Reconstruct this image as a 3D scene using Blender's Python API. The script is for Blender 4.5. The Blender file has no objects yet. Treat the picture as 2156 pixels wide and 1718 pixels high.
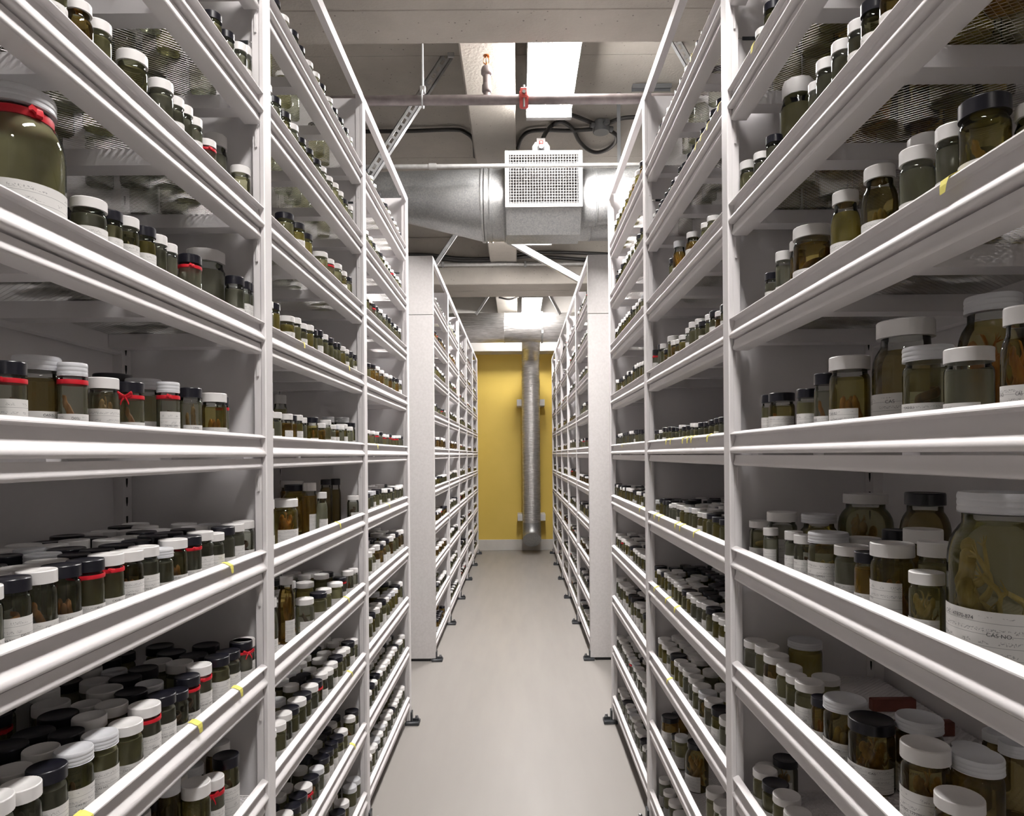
import bpy, math, random
from mathutils import Vector
random.seed(7)
SC = bpy.context.scene
COL = SC.collection
R = math.radians

# ------------------------------------------------------------------ camera, world, exposure
F = 1400.0                      # focal length in pixels of the 2156 x 1718 frame
EYE = 1.637
cam_data = bpy.data.cameras.new('camera')
cam_data.sensor_fit = 'HORIZONTAL'
cam_data.sensor_width = 36.0
cam_data.lens = F / 2156.0 * 36.0
cam_data.shift_x = -(1091.44 - 1078.0) / 2156.0
cam_data.shift_y = (957.48 - 859.0) / 2156.0
cam_data.clip_start = 0.02
cam = bpy.data.objects.new('camera', cam_data)
COL.objects.link(cam)
cam.location = (0, 0, EYE)
ROLL = 0.0075
from mathutils import Matrix
cam.rotation_euler = (Matrix.Rotation(R(90), 3, 'X') @ Matrix.Rotation(ROLL * -1.0, 3, 'Z')).to_euler()
SC.camera = cam
w = bpy.data.worlds.new('world')
SC.world = w
w.use_nodes = True
w.node_tree.nodes['Background'].inputs[0].default_value = (0.9, 0.95, 1.0, 1)
w.node_tree.nodes['Background'].inputs[1].default_value = 0.02
SC.view_settings.view_transform = 'Standard'
SC.view_settings.look = 'None'
SC.view_settings.exposure = 0.50
SC.view_settings.gamma = 1.0
SC.view_settings.use_curve_mapping = False
LAMP = 104.0                    # radiance of the ceiling fixtures' lenses
LAMP_NEAR = 54.0                # lower radiance over the first racks, tuned to hold their brightness down
LAMP_COLOUR = (1.0, 0.955, 0.925)
cy = SC.cycles
cy.max_bounces = 10
cy.diffuse_bounces = 5
cy.glossy_bounces = 2
cy.transmission_bounces = 4
cy.transparent_max_bounces = 16
cy.caustics_reflective = False
cy.caustics_refractive = False
cy.sample_clamp_indirect = 4.0
cy.use_adaptive_sampling = True
cy.adaptive_threshold = 0.05

# ------------------------------------------------------------------ materials
def mat(name, col, rough=0.5, metal=0.0, spec=0.5):
    m = bpy.data.materials.new(name)
    m.use_nodes = True
    b = m.node_tree.nodes['Principled BSDF']
    b.inputs['Base Color'].default_value = (*col, 1)
    b.inputs['Roughness'].default_value = rough
    b.inputs['Metallic'].default_value = metal
    b.inputs['Specular IOR Level'].default_value = spec
    return m

def nodes(m):
    return m.node_tree.nodes, m.node_tree.links, m.node_tree.nodes['Principled BSDF']

def ramp(n, l, src, stops):
    r = n.new('ShaderNodeValToRGB')
    e = r.color_ramp.elements
    e[0].position, e[0].color = stops[0][0], (*stops[0][1], 1)
    e[1].position, e[1].color = stops[-1][0], (*stops[-1][1], 1)
    for p, c in stops[1:-1]:
        x = e.new(p); x.color = (*c, 1)
    l.new(src, r.inputs[0])
    return r.outputs[0]

def noise(n, l, scale, detail=4, coord='Object', rough=0.55, sc=(1, 1, 1)):
    t = n.new('ShaderNodeTexCoord')
    mp = n.new('ShaderNodeMapping'); mp.inputs['Scale'].default_value = sc
    l.new(t.outputs[coord], mp.inputs[0])
    x = n.new('ShaderNodeTexNoise')
    x.inputs['Scale'].default_value = scale; x.inputs['Detail'].default_value = detail
    x.inputs['Roughness'].default_value = rough
    l.new(mp.outputs[0], x.inputs[0])
    return x.outputs[0]

def bump(n, l, b, src, strength, dist):
    q = n.new('ShaderNodeBump'); q.inputs['Strength'].default_value = strength; q.inputs['Distance'].default_value = dist
    l.new(src, q.inputs['Height']); l.new(q.outputs[0], b.inputs['Normal'])

def varied(name, c0, c1, scale, rough=0.5, metal=0.0, sc=(1, 1, 1), bmp=0.0, lo=0.35, hi=0.65, detail=4):
    m = mat(name, c0, rough, metal)
    n, l, b = nodes(m)
    s = noise(n, l, scale, detail, sc=sc)
    l.new(ramp(n, l, s, [(lo, c0), (hi, c1)]), b.inputs['Base Color'])
    if bmp: bump(n, l, b, s, bmp, 0.01)
    return m

M = {}
M['rack'] = varied('rack_enamel', (0.79, 0.765, 0.77), (0.83, 0.805, 0.81), 3.0, 0.5)
M['panel'] = varied('panel_enamel', (0.77, 0.75, 0.76), (0.80, 0.78, 0.79), 2.0, 0.5)
M['end'] = varied('end_laminate', (0.57, 0.55, 0.545), (0.62, 0.60, 0.595), 60, 0.6)
M['mesh'] = mat('deck_enamel', (0.76, 0.74, 0.74), 0.4)
M['dark_metal'] = varied('dark_metal', (0.05, 0.055, 0.06), (0.10, 0.105, 0.115), 30, 0.4, 0.6)
M['bolt'] = mat('bolt_steel', (0.35, 0.35, 0.36), 0.35, 0.9)
M['black_gap'] = mat('black_gap', (0.015, 0.015, 0.015), 0.8)
M['white_lid'] = mat('white_plastic', (0.80, 0.785, 0.775), 0.38)
M['black_lid'] = mat('black_plastic', (0.010, 0.010, 0.016), 0.28)
M['metal_lid'] = mat('white_tin', (0.68, 0.69, 0.72), 0.42)
M['ribbon'] = mat('red_ribbon', (0.62, 0.008, 0.022), 0.5)
M['flag'] = mat('yellow_tab', (0.82, 0.74, 0.16), 0.7)
M['ink'] = mat('ink', (0.05, 0.05, 0.055), 0.7)
M['yellow_wall'] = varied('yellow_paint', (0.74, 0.54, 0.11), (0.78, 0.57, 0.125), 1.6, 0.62)
M['white_paint'] = varied('white_paint', (0.62, 0.60, 0.57), (0.68, 0.66, 0.63), 3, 0.6)
M['dim_paint'] = mat('store_paint', (0.46, 0.45, 0.44), 0.8)
M['pipe'] = varied('pipe_steel', (0.13, 0.11, 0.11), (0.19, 0.165, 0.165), 14, 0.45, 0.4)
M['conduit'] = varied('conduit_zinc', (0.50, 0.50, 0.49), (0.62, 0.62, 0.61), 22, 0.35, 0.75)
M['red_iron'] = mat('red_iron', (0.36, 0.035, 0.03), 0.42)
M['brass'] = mat('bronze', (0.42, 0.16, 0.06), 0.35, 0.8)
M['cable'] = mat('black_cable', (0.020, 0.019, 0.018), 0.5)
M['junction'] = mat('junction_grey', (0.12, 0.125, 0.13), 0.45)
M['strut'] = varied('strut_zinc', (0.42, 0.43, 0.44), (0.54, 0.55, 0.56), 18, 0.4, 0.6)
M['grille'] = mat('grille_white', (0.34, 0.333, 0.327), 0.6)
M['wood'] = varied('red_wood', (0.16, 0.045, 0.03), (0.20, 0.06, 0.04), 20, 0.6, sc=(1, 8, 1))
M['card'] = varied('tan_board', (0.40, 0.27, 0.15), (0.46, 0.32, 0.19), 16, 0.75)

def floor_mat():
    m = mat('floor_epoxy', (0.55, 0.53, 0.51), 0.22, 0, 0.5)
    n, l, b = nodes(m)
    s = noise(n, l, 1.3, 6, sc=(1.6, 0.35, 1))
    l.new(ramp(n, l, s, [(0.3, (0.285, 0.268, 0.25)), (0.7, (0.318, 0.30, 0.28))]), b.inputs['Base Color'])
    g = noise(n, l, 5.0, 5, sc=(2.0, 0.25, 1))
    l.new(ramp(n, l, g, [(0.35, (0.40,) * 3), (0.7, (0.48,) * 3)]), b.inputs['Roughness'])
    bump(n, l, b, noise(n, l, 220, 2), 0.05, 0.002)
    return m
M['floor'] = floor_mat()

def concrete(name, a, c):
    m = mat(name, a, 0.85)
    n, l, b = nodes(m)
    s = noise(n, l, 2.2, 8, rough=0.65)
    base = ramp(n, l, s, [(0.3, a), (0.7, c)])
    t = n.new('ShaderNodeTexCoord')
    v = n.new('ShaderNodeTexVoronoi'); v.inputs['Scale'].default_value = 22
    l.new(t.outputs['Object'], v.inputs['Vector'])
    big = noise(n, l, 5, 2)
    mul = n.new('ShaderNodeMath'); mul.operation = 'SUBTRACT'
    l.new(v.outputs['Distance'], mul.inputs[0])
    sc2 = n.new('ShaderNodeMath'); sc2.operation = 'MULTIPLY'; sc2.inputs[1].default_value = 0.12
    l.new(big, sc2.inputs[0]); l.new(sc2.outputs[0], mul.inputs[1])
    pit = ramp(n, l, mul.outputs[0], [(0.0, (0.45,) * 3), (0.05, (1,) * 3)])
    mx = n.new('ShaderNodeMix'); mx.data_type = 'RGBA'; mx.blend_type = 'MULTIPLY'; mx.inputs[0].default_value = 1
    l.new(base, mx.inputs[6]); l.new(pit, mx.inputs[7])
    l.new(mx.outputs[2], b.inputs['Base Color'])
    bump(n, l, b, noise(n, l, 60, 5), 0.25, 0.01)
    return m
M['concrete'] = concrete('concrete', (0.36, 0.335, 0.30), (0.45, 0.42, 0.375))

def galvanised():
    m = mat('galvanised', (0.55, 0.56, 0.56), 0.32, 0.9)
    n, l, b = nodes(m)
    t = n.new('ShaderNodeTexCoord')
    v = n.new('ShaderNodeTexVoronoi'); v.inputs['Scale'].default_value = 120
    l.new(t.outputs['Object'], v.inputs['Vector'])
    s = noise(n, l, 4, 6)
    l.new(ramp(n, l, v.outputs['Color'], [(0.1, (0.34, 0.35, 0.355)), (0.9, (0.46, 0.465, 0.46))]), b.inputs['Base Color'])
    l.new(ramp(n, l, s, [(0.35, (0.38,) * 3), (0.65, (0.52,) * 3)]), b.inputs['Roughness'])
    return m
M['galv'] = galvanised()

def foil():
    m = mat('foil_wrap', (0.60, 0.60, 0.60), 0.34, 0.85)
    n, l, b = nodes(m)
    s = noise(n, l, 7, 6, sc=(1, 1, 9))
    l.new(ramp(n, l, s, [(0.35, (0.46, 0.45, 0.44)), (0.65, (0.70, 0.69, 0.68))]), b.inputs['Base Color'])
    bump(n, l, b, s, 0.5, 0.02)
    return m
M['foil'] = foil()

def lens(name, power):
    m = bpy.data.materials.new(name); m.use_nodes = True
    n, l = m.node_tree.nodes, m.node_tree.links
    n.remove(n['Principled BSDF'])
    e = n.new('ShaderNodeEmission')
    e.inputs[0].default_value = (*LAMP_COLOUR, 1); e.inputs[1].default_value = power
    l.new(e.outputs[0], n['Material Output'].inputs[0])
    return m
M['lens'] = lens('lamp_lens', LAMP)
M['lens_dim'] = lens('dim_lamp_lens', LAMP_NEAR)

def glass():
    m = bpy.data.materials.new('jar_glass'); m.use_nodes = True
    n, l = m.node_tree.nodes, m.node_tree.links
    n.remove(n['Principled BSDF'])
    lw = n.new('ShaderNodeLayerWeight'); lw.inputs[0].default_value = 0.28
    tint = ramp(n, l, lw.outputs['Facing'], [(0.0, (0.97, 0.98, 0.965)), (0.55, (0.90, 0.92, 0.89)), (0.92, (0.50, 0.54, 0.49))])
    tr = n.new('ShaderNodeBsdfTransparent'); l.new(tint, tr.inputs[0])
    gl = n.new('ShaderNodeBsdfGlossy'); gl.inputs[1].default_value = 0.03
    gl.inputs[0].default_value = (0.9, 0.92, 0.9, 1)
    fr = n.new('ShaderNodeFresnel'); fr.inputs[0].default_value = 1.42
    mx = n.new('ShaderNodeMixShader')
    l.new(fr.outputs[0], mx.inputs[0]); l.new(tr.outputs[0], mx.inputs[1]); l.new(gl.outputs[0], mx.inputs[2])
    l.new(mx.outputs[0], n['Material Output'].inputs[0])
    return m
M['glass'] = glass()

def liquid(name, tint, body, share):
    m = bpy.data.materials.new(name); m.use_nodes = True
    n, l = m.node_tree.nodes, m.node_tree.links
    n.remove(n['Principled BSDF'])
    s = noise(n, l, 1.7, 3)
    lw = n.new('ShaderNodeLayerWeight'); lw.inputs[0].default_value = 0.35
    dk = tuple(c * 0.6 for c in tint)
    tr = n.new('ShaderNodeBsdfTransparent')
    l.new(ramp(n, l, lw.outputs['Facing'], [(0.0, tint), (0.6, tint), (1.0, dk)]), tr.inputs[0])
    df = n.new('ShaderNodeBsdfDiffuse'); tl = n.new('ShaderNodeBsdfTranslucent')
    cl = ramp(n, l, s, [(0.3, tuple(c * 0.78 for c in body)), (0.7, body)])
    l.new(cl, df.inputs[0]); l.new(cl, tl.inputs[0])
    m2 = n.new('ShaderNodeMixShader'); m2.inputs[0].default_value = 0.4
    l.new(df.outputs[0], m2.inputs[1]); l.new(tl.outputs[0], m2.inputs[2])
    mx = n.new('ShaderNodeMixShader'); mx.inputs[0].default_value = share
    l.new(tr.outputs[0], mx.inputs[1]); l.new(m2.outputs[0], mx.inputs[2])
    l.new(mx.outputs[0], n['Material Output'].inputs[0])
    return m
LIQ = {'c': liquid('clear_alcohol', (0.95, 0.955, 0.90), (0.82, 0.81, 0.64), 0.36),
       'o': liquid('olive_alcohol', (0.90, 0.89, 0.72), (0.80, 0.76, 0.46), 0.42),
       'y': liquid('yellow_alcohol', (0.92, 0.87, 0.58), (0.86, 0.74, 0.26), 0.40),
       'a': liquid('amber_alcohol', (0.90, 0.77, 0.44), (0.80, 0.52, 0.14), 0.34),
       'd': liquid('brown_alcohol', (0.80, 0.72, 0.48), (0.46, 0.34, 0.14), 0.26)}
LIQ_SPEC = {k: liquid('specimen_' + v.name, t_, b_, sh) for k, v, t_, b_, sh in (
    ('c', LIQ['c'], (0.95, 0.955, 0.90), (0.80, 0.78, 0.60), 0.17), ('o', LIQ['o'], (0.92, 0.91, 0.74), (0.74, 0.68, 0.34), 0.17),
    ('y', LIQ['y'], (0.93, 0.88, 0.58), (0.80, 0.66, 0.22), 0.14), ('a', LIQ['a'], (0.90, 0.78, 0.44), (0.72, 0.46, 0.12), 0.14), ('d', LIQ['d'], (0.84, 0.77, 0.50), (0.46, 0.34, 0.12), 0.12))}
SPEC = [varied('tan_skin', (0.34, 0.20, 0.07), (0.55, 0.34, 0.13), 9, 0.5),
        varied('orange_skin', (0.42, 0.15, 0.035), (0.55, 0.25, 0.07), 9, 0.5),
        varied('dark_skin', (0.07, 0.030, 0.018), (0.20, 0.09, 0.04), 9, 0.5),
        varied('pale_skin', (0.46, 0.34, 0.12), (0.60, 0.46, 0.20), 9, 0.5)]

def paper():
    m = mat('label_paper', (0.74, 0.73, 0.70), 0.75)
    n, l, b = nodes(m)
    t = n.new('ShaderNodeTexCoord')
    sep = n.new('ShaderNodeSeparateXYZ'); l.new(t.outputs['UV'], sep.inputs[0])
    # ruled lines and rows of small typewritten marks printed on the label
    def math_(op, a, v):
        q = n.new('ShaderNodeMath'); q.operation = op
        if isinstance(a, (int, float)): q.inputs[0].default_value = a
        else: l.new(a, q.inputs[0])
        if isinstance(v, (int, float)): q.inputs[1].default_value = v
        else: l.new(v, q.inputs[1])
        return q.outputs[0]
    row = math_('FRACT', math_('MULTIPLY', sep.outputs['Y'], 5.0), 0)
    rule = math_('LESS_THAN', row, 0.045)
    band = math_('MULTIPLY', math_('GREATER_THAN', row, 0.22), math_('LESS_THAN', row, 0.55))
    mp = n.new('ShaderNodeMapping'); mp.inputs['Scale'].default_value = (70, 34, 1)
    info = n.new('ShaderNodeObjectInfo')
    cmb = n.new('ShaderNodeCombineXYZ'); l.new(math_('MULTIPLY', info.outputs['Random'], 50.0), cmb.inputs[0])
    l.new(cmb.outputs[0], mp.inputs['Location'])
    l.new(t.outputs['UV'], mp.inputs[0])
    nz = n.new('ShaderNodeTexNoise'); nz.inputs['Scale'].default_value = 1.0; nz.inputs['Detail'].default_value = 1.0
    l.new(mp.outputs[0], nz.inputs[0])
    mp2 = n.new('ShaderNodeMapping'); mp2.inputs['Scale'].default_value = (7, 5, 1)
    l.new(cmb.outputs[0], mp2.inputs['Location']); l.new(t.outputs['UV'], mp2.inputs[0])
    nz2 = n.new('ShaderNodeTexNoise'); nz2.inputs['Scale'].default_value = 1.0; nz2.inputs['Detail'].default_value = 0
    l.new(mp2.outputs[0], nz2.inputs[0])
    word = math_('MULTIPLY', band, math_('MULTIPLY', math_('GREATER_THAN', nz.outputs[0], 0.54), math_('GREATER_THAN', nz2.outputs[0], 0.47)))
    ink = math_('MAXIMUM', math_('MULTIPLY', word, 0.55), math_('MULTIPLY', rule, 0.6))
    mx = n.new('ShaderNodeMix'); mx.data_type = 'RGBA'
    l.new(ink, mx.inputs[0]); mx.inputs[6].default_value = (0.72, 0.71, 0.69, 1); mx.inputs[7].default_value = (0.12, 0.12, 0.13, 1)
    l.new(mx.outputs[2], b.inputs['Base Color'])
    return m
M['paper'] = paper()

# ------------------------------------------------------------------ geometry helpers
class MB:
    def __init__(s):
        s.v = []; s.f = []; s.mi = []; s.uv = {}
    def add(s, vs, fs, mi=0):
        o = len(s.v); s.v += [tuple(p) for p in vs]
        s.f += [tuple(i + o for i in q) for q in fs]; s.mi += [mi] * len(fs)
        return o
    def box(s, a, b, mi=0):
        (x0, y0, z0), (x1, y1, z1) = a, b
        x0, x1 = min(x0, x1), max(x0, x1); y0, y1 = min(y0, y1), max(y0, y1); z0, z1 = min(z0, z1), max(z0, z1)
        s.add([(x0, y0, z0), (x1, y0, z0), (x1, y1, z0), (x0, y1, z0), (x0, y0, z1), (x1, y0, z1), (x1, y1, z1), (x0, y1, z1)],
              [(0, 3, 2, 1), (4, 5, 6, 7), (0, 1, 5, 4), (1, 2, 6, 5), (2, 3, 7, 6), (3, 0, 4, 7)], mi)
        return s
    def bbox(s, a, b, r=0.002, mi=0):
        # box with chamfered vertical and horizontal edges along its longest axis pair
        (x0, y0, z0), (x1, y1, z1) = a, b
        x0, x1 = min(x0, x1), max(x0, x1); y0, y1 = min(y0, y1), max(y0, y1); z0, z1 = min(z0, z1), max(z0, z1)
        vs, idx = [], {}
        for X, sx in ((x0, 1), (x1, -1)):
            for Y, sy in ((y0, 1), (y1, -1)):
                for Z, sz in ((z0, 1), (z1, -1)):
                    for k in range(3):
                        p = [X + sx * r, Y + sy * r, Z + sz * r]; p[k] = (X, Y, Z)[k]
                        idx[(sx, sy, sz, k)] = len(vs); vs.append(tuple(p))
        fs = []
        for sg in (1, -1):
            fs.append(tuple(idx[(sg, a_, b_, 0)] for a_, b_ in ((1, 1), (1, -1), (-1, -1), (-1, 1))))
            fs.append(tuple(idx[(a_, sg, b_, 1)] for a_, b_ in ((1, 1), (1, -1), (-1, -1), (-1, 1))))
            fs.append(tuple(idx[(a_, b_, sg, 2)] for a_, b_ in ((1, 1), (1, -1), (-1, -1), (-1, 1))))
        for p in (1, -1):
            for q in (1, -1):
                fs.append((idx[(1, p, q, 1)], idx[(1, p, q, 2)], idx[(-1, p, q, 2)], idx[(-1, p, q, 1)]))
                fs.append((idx[(p, 1, q, 0)], idx[(p, 1, q, 2)], idx[(p, -1, q, 2)], idx[(p, -1, q, 0)]))
                fs.append((idx[(p, q, 1, 0)], idx[(p, q, 1, 1)], idx[(p, q, -1, 1)], idx[(p, q, -1, 0)]))
                for t in (1, -1):
                    fs.append(tuple(idx[(p, q, t, k)] for k in range(3)))
        s.add(vs, fs, mi); return s
    def extrude(s, prof, y0, y1, sx=1, mi=0):
        n = len(prof)
        vs = [(o * sx, y0, z) for o, z in prof] + [(o * sx, y1, z) for o, z in prof]
        fs = [(i, (i + 1) % n, n + (i + 1) % n, n + i) for i in range(n)] + [tuple(range(n - 1, -1, -1)), tuple(range(n, 2 * n))]
        s.add(vs, fs, mi); return s
    def lathe(s, prof, seg=24, mi=0, rib=None):
        # prof: list of (r, z); repeated points give a crisp edge
        o = len(s.v)
        n = len(prof)
        for r, z in prof:
            for k in range(seg):
                q = r * (rib if (rib and k % 2 and r > 0.48) else 1.0)
                a = 2 * math.pi * k / seg
                s.v.append((q * math.cos(a), q * math.sin(a), z))
        for i in range(n - 1):
            if prof[i] == prof[i + 1]: continue
            for k in range(seg):
                k2 = (k + 1) % seg
                a, b, c, d = o + i * seg + k, o + i * seg + k2, o + (i + 1) * seg + k2, o + (i + 1) * seg + k
                s.f.append((a, b, c, d)); s.mi.append(mi)
        for i in (0, n - 1):
            if prof[i][0] > 1e-4:
                s.f.append(tuple(o + i * seg + k for k in range(seg))); s.mi.append(mi)
        return s
    def tube(s, pts, rad, seg=8, mi=0, cap=True):
        pts = [Vector(p) for p in pts]
        if not isinstance(rad, (list, tuple)): rad = [rad] * len(pts)
        o = len(s.v)
        t0 = (pts[1] - pts[0]).normalized()
        up = Vector((0, 0, 1)) if abs(t0.z) < 0.9 else Vector((1, 0, 0))
        nrm = t0.cross(up).normalized()
        for i, p in enumerate(pts):
            t = (pts[min(i + 1, len(pts) - 1)] - pts[max(i - 1, 0)]).normalized()
            nrm = (nrm - t * nrm.dot(t)).normalized()
            bn = t.cross(nrm)
            for k in range(seg):
                a = 2 * math.pi * k / seg
                s.v.append(tuple(p + (nrm * math.cos(a) + bn * math.sin(a)) * rad[i]))
        for i in range(len(pts) - 1):
            for k in range(seg):
                k2 = (k + 1) % seg
                s.f.append((o + i * seg + k, o + i * seg + k2, o + (i + 1) * seg + k2, o + (i + 1) * seg + k)); s.mi.append(mi)
        if cap:
            s.f.append(tuple(o + k for k in range(seg))[::-1]); s.mi.append(mi)
            s.f.append(tuple(o + (len(pts) - 1) * seg + k for k in range(seg))); s.mi.append(mi)
        return s
    def join(s, other, f=lambda p: p, mi=0):
        s.add([f(p) for p in other.v], other.f, mi); return s
    def mesh(s, name, mats, smooth=40):
        me = bpy.data.meshes.new(name)
        me.from_pydata(s.v, [], s.f)
        for m in (mats if isinstance(mats, (list, tuple)) else [mats]): me.materials.append(m)
        if any(s.mi): me.polygons.foreach_set('material_index', s.mi)
        if smooth:
            me.polygons.foreach_set('use_smooth', [True] * len(s.f))
            me.update()
            me.set_sharp_from_angle(angle=R(smooth))
        me.update()
        return me

def spline(pts, n=8):
    P = [Vector(p) for p in pts]; out = []
    P = [P[0] * 2 - P[1]] + P + [P[-1] * 2 - P[-2]]
    for i in range(1, len(P) - 2):
        a, b, c, d = P[i - 1:i + 3]
        for k in range(n):
            t = k / n
            out.append(0.5 * ((2 * b) + (c - a) * t + (2 * a - 5 * b + 4 * c - d) * t * t + (3 * b - a - 3 * c + d) * t ** 3))
    out.append(P[-2]); return out

def ob(name, me, parent=None, loc=(0, 0, 0), label=None):
    o = bpy.data.objects.new(name, me); COL.objects.link(o); o.location = loc
    if parent: o.parent = parent
    if label: o['label'] = label
    return o

def thing(name, label, cat, loc=(0, 0, 0), group=None, me=None):
    o = bpy.data.objects.new(name, me); COL.objects.link(o); o.location = loc
    if me is None: o.empty_display_size = 0.05
    o['label'] = label; o['category'] = cat
    if group: o['group'] = group
    return o

def struct(name, mb, m, parent=None):
    o = ob(name, mb.mesh(name, m, 30) if isinstance(mb, MB) else mb, parent)
    o['kind'] = 'structure'
    return o

def at(x, y, Y=None, z=None):
    # world point of a place in the photograph at a known depth Y or a known height z
    u = x - 1091.44 - ROLL * (y - 957.48); v = y - 957.48 + ROLL * (x - 1091.44)
    if Y is None: Y = -(z - EYE) * F / v
    return Vector((u * Y / F, Y, EYE - v * Y / F))

# ------------------------------------------------------------------ the room
AL, AR = 0.6694, 0.5615          # shelf fronts left and right of the camera
WALL_Y = 11.42
SLAB = 4.30
struct('floor', MB().box((-3.2, -3.2, -0.1), (3.2, WALL_Y, 0.0)), M['floor'])
sl = MB()
for a, b in ((-3.2, 0.9), (0.904, 2.69), (2.694, 4.43), (4.434, 5.95), (5.954, 7.6), (7.604, 9.3), (9.304, WALL_Y)):
    sl.box((-3.2, a, SLAB), (3.2, b, SLAB + 0.2))
sl.box((-3.2, -3.2, SLAB + 0.01), (3.2, WALL_Y, SLAB + 0.22))
struct('ceiling', sl, M['concrete'])
def beam(name, y0, y1, z0, joint=0.5):
    m = MB(); ym = y0 + (y1 - y0) * joint
    m.bbox((-3.2, y0, z0), (3.2, ym - 0.002, SLAB), 0.008); m.bbox((-3.2, ym + 0.002, z0), (3.2, y1, SLAB), 0.008)
    m.box((-3.2, y0 + .01, z0 + 0.004), (3.2, y1 - .01, SLAB))
    return struct(name, m, M['concrete'])
beam('ceiling_beam_1', 2.71, 3.37, 3.72, 0.6)
beam('ceiling_beam_2', 8.11, 8.77, 3.72)
struct('ceiling_beam_3', MB().bbox((-3.2, 11.06, 3.36), (3.2, WALL_Y, SLAB), 0.006), M['white_paint'])
struct('ceiling_beam_4', MB().bbox((-0.325, -3.2, 3.98), (-0.002, WALL_Y, SLAB), 0.01), M['concrete'])
struct('ceiling_beam_5', MB().bbox((-3.2, -2.7, 3.72), (3.2, -2.04, SLAB), 0.008), M['concrete'])
struct('wall_back', MB().box((-3.2, WALL_Y, 0), (3.2, WALL_Y + 0.15, SLAB)), M['yellow_wall'])
struct('baseboard_back', MB().bbox((-3.2, WALL_Y - 0.02, 0), (3.2, WALL_Y, 0.185), 0.003), M['white_paint'])
struct('wall_left', MB().box((-3.35, -3.2, 0), (-3.2, WALL_Y, SLAB)), M['dim_paint'])
struct('wall_right', MB().box((3.2, -3.2, 0), (3.35, WALL_Y, SLAB)), M['dim_paint'])
struct('wall_front', MB().box((-3.2, -3.35, 0), (3.2, -3.2, SLAB)), M['dim_paint'])

# ------------------------------------------------------------------ racks
BAYS = [(0.679, 1.818), (1.818, 2.957), (2.957, 4.096)] + [(5.338 + 1.139 * i, 6.477 + 1.139 * i) for i in range(5)]
BAY_NAMES = ['near', 'middle', 'end', 'sixth', 'seventh', 'eighth', 'ninth', 'last']
BL = 1.139
PW = 0.050                       # post width
DEPTH = 0.40
TOP = 3.224
SEAM = 2.755
LEVELS = list(range(-5, 5))
lip_z = lambda k: 1.6955 + 0.305 * k
deck_z = lambda k: lip_z(k) - 0.045
ORD = ['first', 'second', 'third', 'fourth', 'fifth', 'sixth', 'seventh', 'eighth', 'ninth', 'tenth', 'eleventh', 'twelfth', 'thirteenth',
       'fourteenth', 'fifteenth', 'sixteenth', 'seventeenth', 'eighteenth', 'nineteenth', 'twentieth']
def ordinal(i):
    return ORD[i] if i < 20 else (['twentieth', 'thirtieth', 'fortieth'][i // 10 - 2] if i % 10 == 9 else ['twenty', 'thirty', 'forty'][(i + 1) // 10 - 2] + '-' + ORD[i % 10])

LIP = [(-.018, 0), (-.013, -.0005), (-.002, -.0065), (-.0015, -.0088), (-.006, -.0098), (-.0155, -.0102), (-.0180, -.013), (-.0166, -.020), (-.0142, -.0275), (-.0112, -.0345),
       (-.0080, -.0398), (-.0050, -.0430), (-.0028, -.0455), (-.0010, -.0490), (-.0008, -.0530), (-.0020, -.0562), (-.006, -.0586), (-.012, -.0592),
       (-.030, -.0592), (-.030, -.046), (-.0185, -.0445), (-.0185, -.002)]
BEAM = [(-.0138, -.0635), (-.0132, -.070), (-.0115, -.077), (-.0092, -.083), (-.0090, -.0865), (-.0115, -.0900), (-.018, -.0915), (-.050, -.0915), (-.050, -.064)]
RK = {}
def expanded_deck():
    # expanded-metal sheet: zigzag strands that meet in diamonds, local x 0..-w inward
    m = MB()
    y0, y1, x0, x1 = 0.004, BL - PW - 0.004, -0.385, -0.026
    py, px, wd = 0.0060, 0.0146, 0.00125
    ny, nx = int((y1 - y0) / py), int((x1 - x0) / px * 2)
    vs, fs = [], []
    for r in range(ny):
        yc = y0 + (r + 0.5) * py
        for i in range(nx + 1):
            x = x0 + i * px / 2
            y = yc + (py * 0.42 if (i + r) % 2 else -py * 0.42)
            vs += [(x, y - wd, -0.0012), (x, y + wd, 0.0012)]
        o = r * (nx + 1) * 2
        for i in range(nx):
            a = o + 2 * i
            fs.append((a, a + 2, a + 3, a + 1))
    m.add(vs, fs)
    for y in (y0, y1): m.box((x0, y - .003, -.001), (x1, y + .003, .002))
    return m
dk = expanded_deck()
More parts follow.
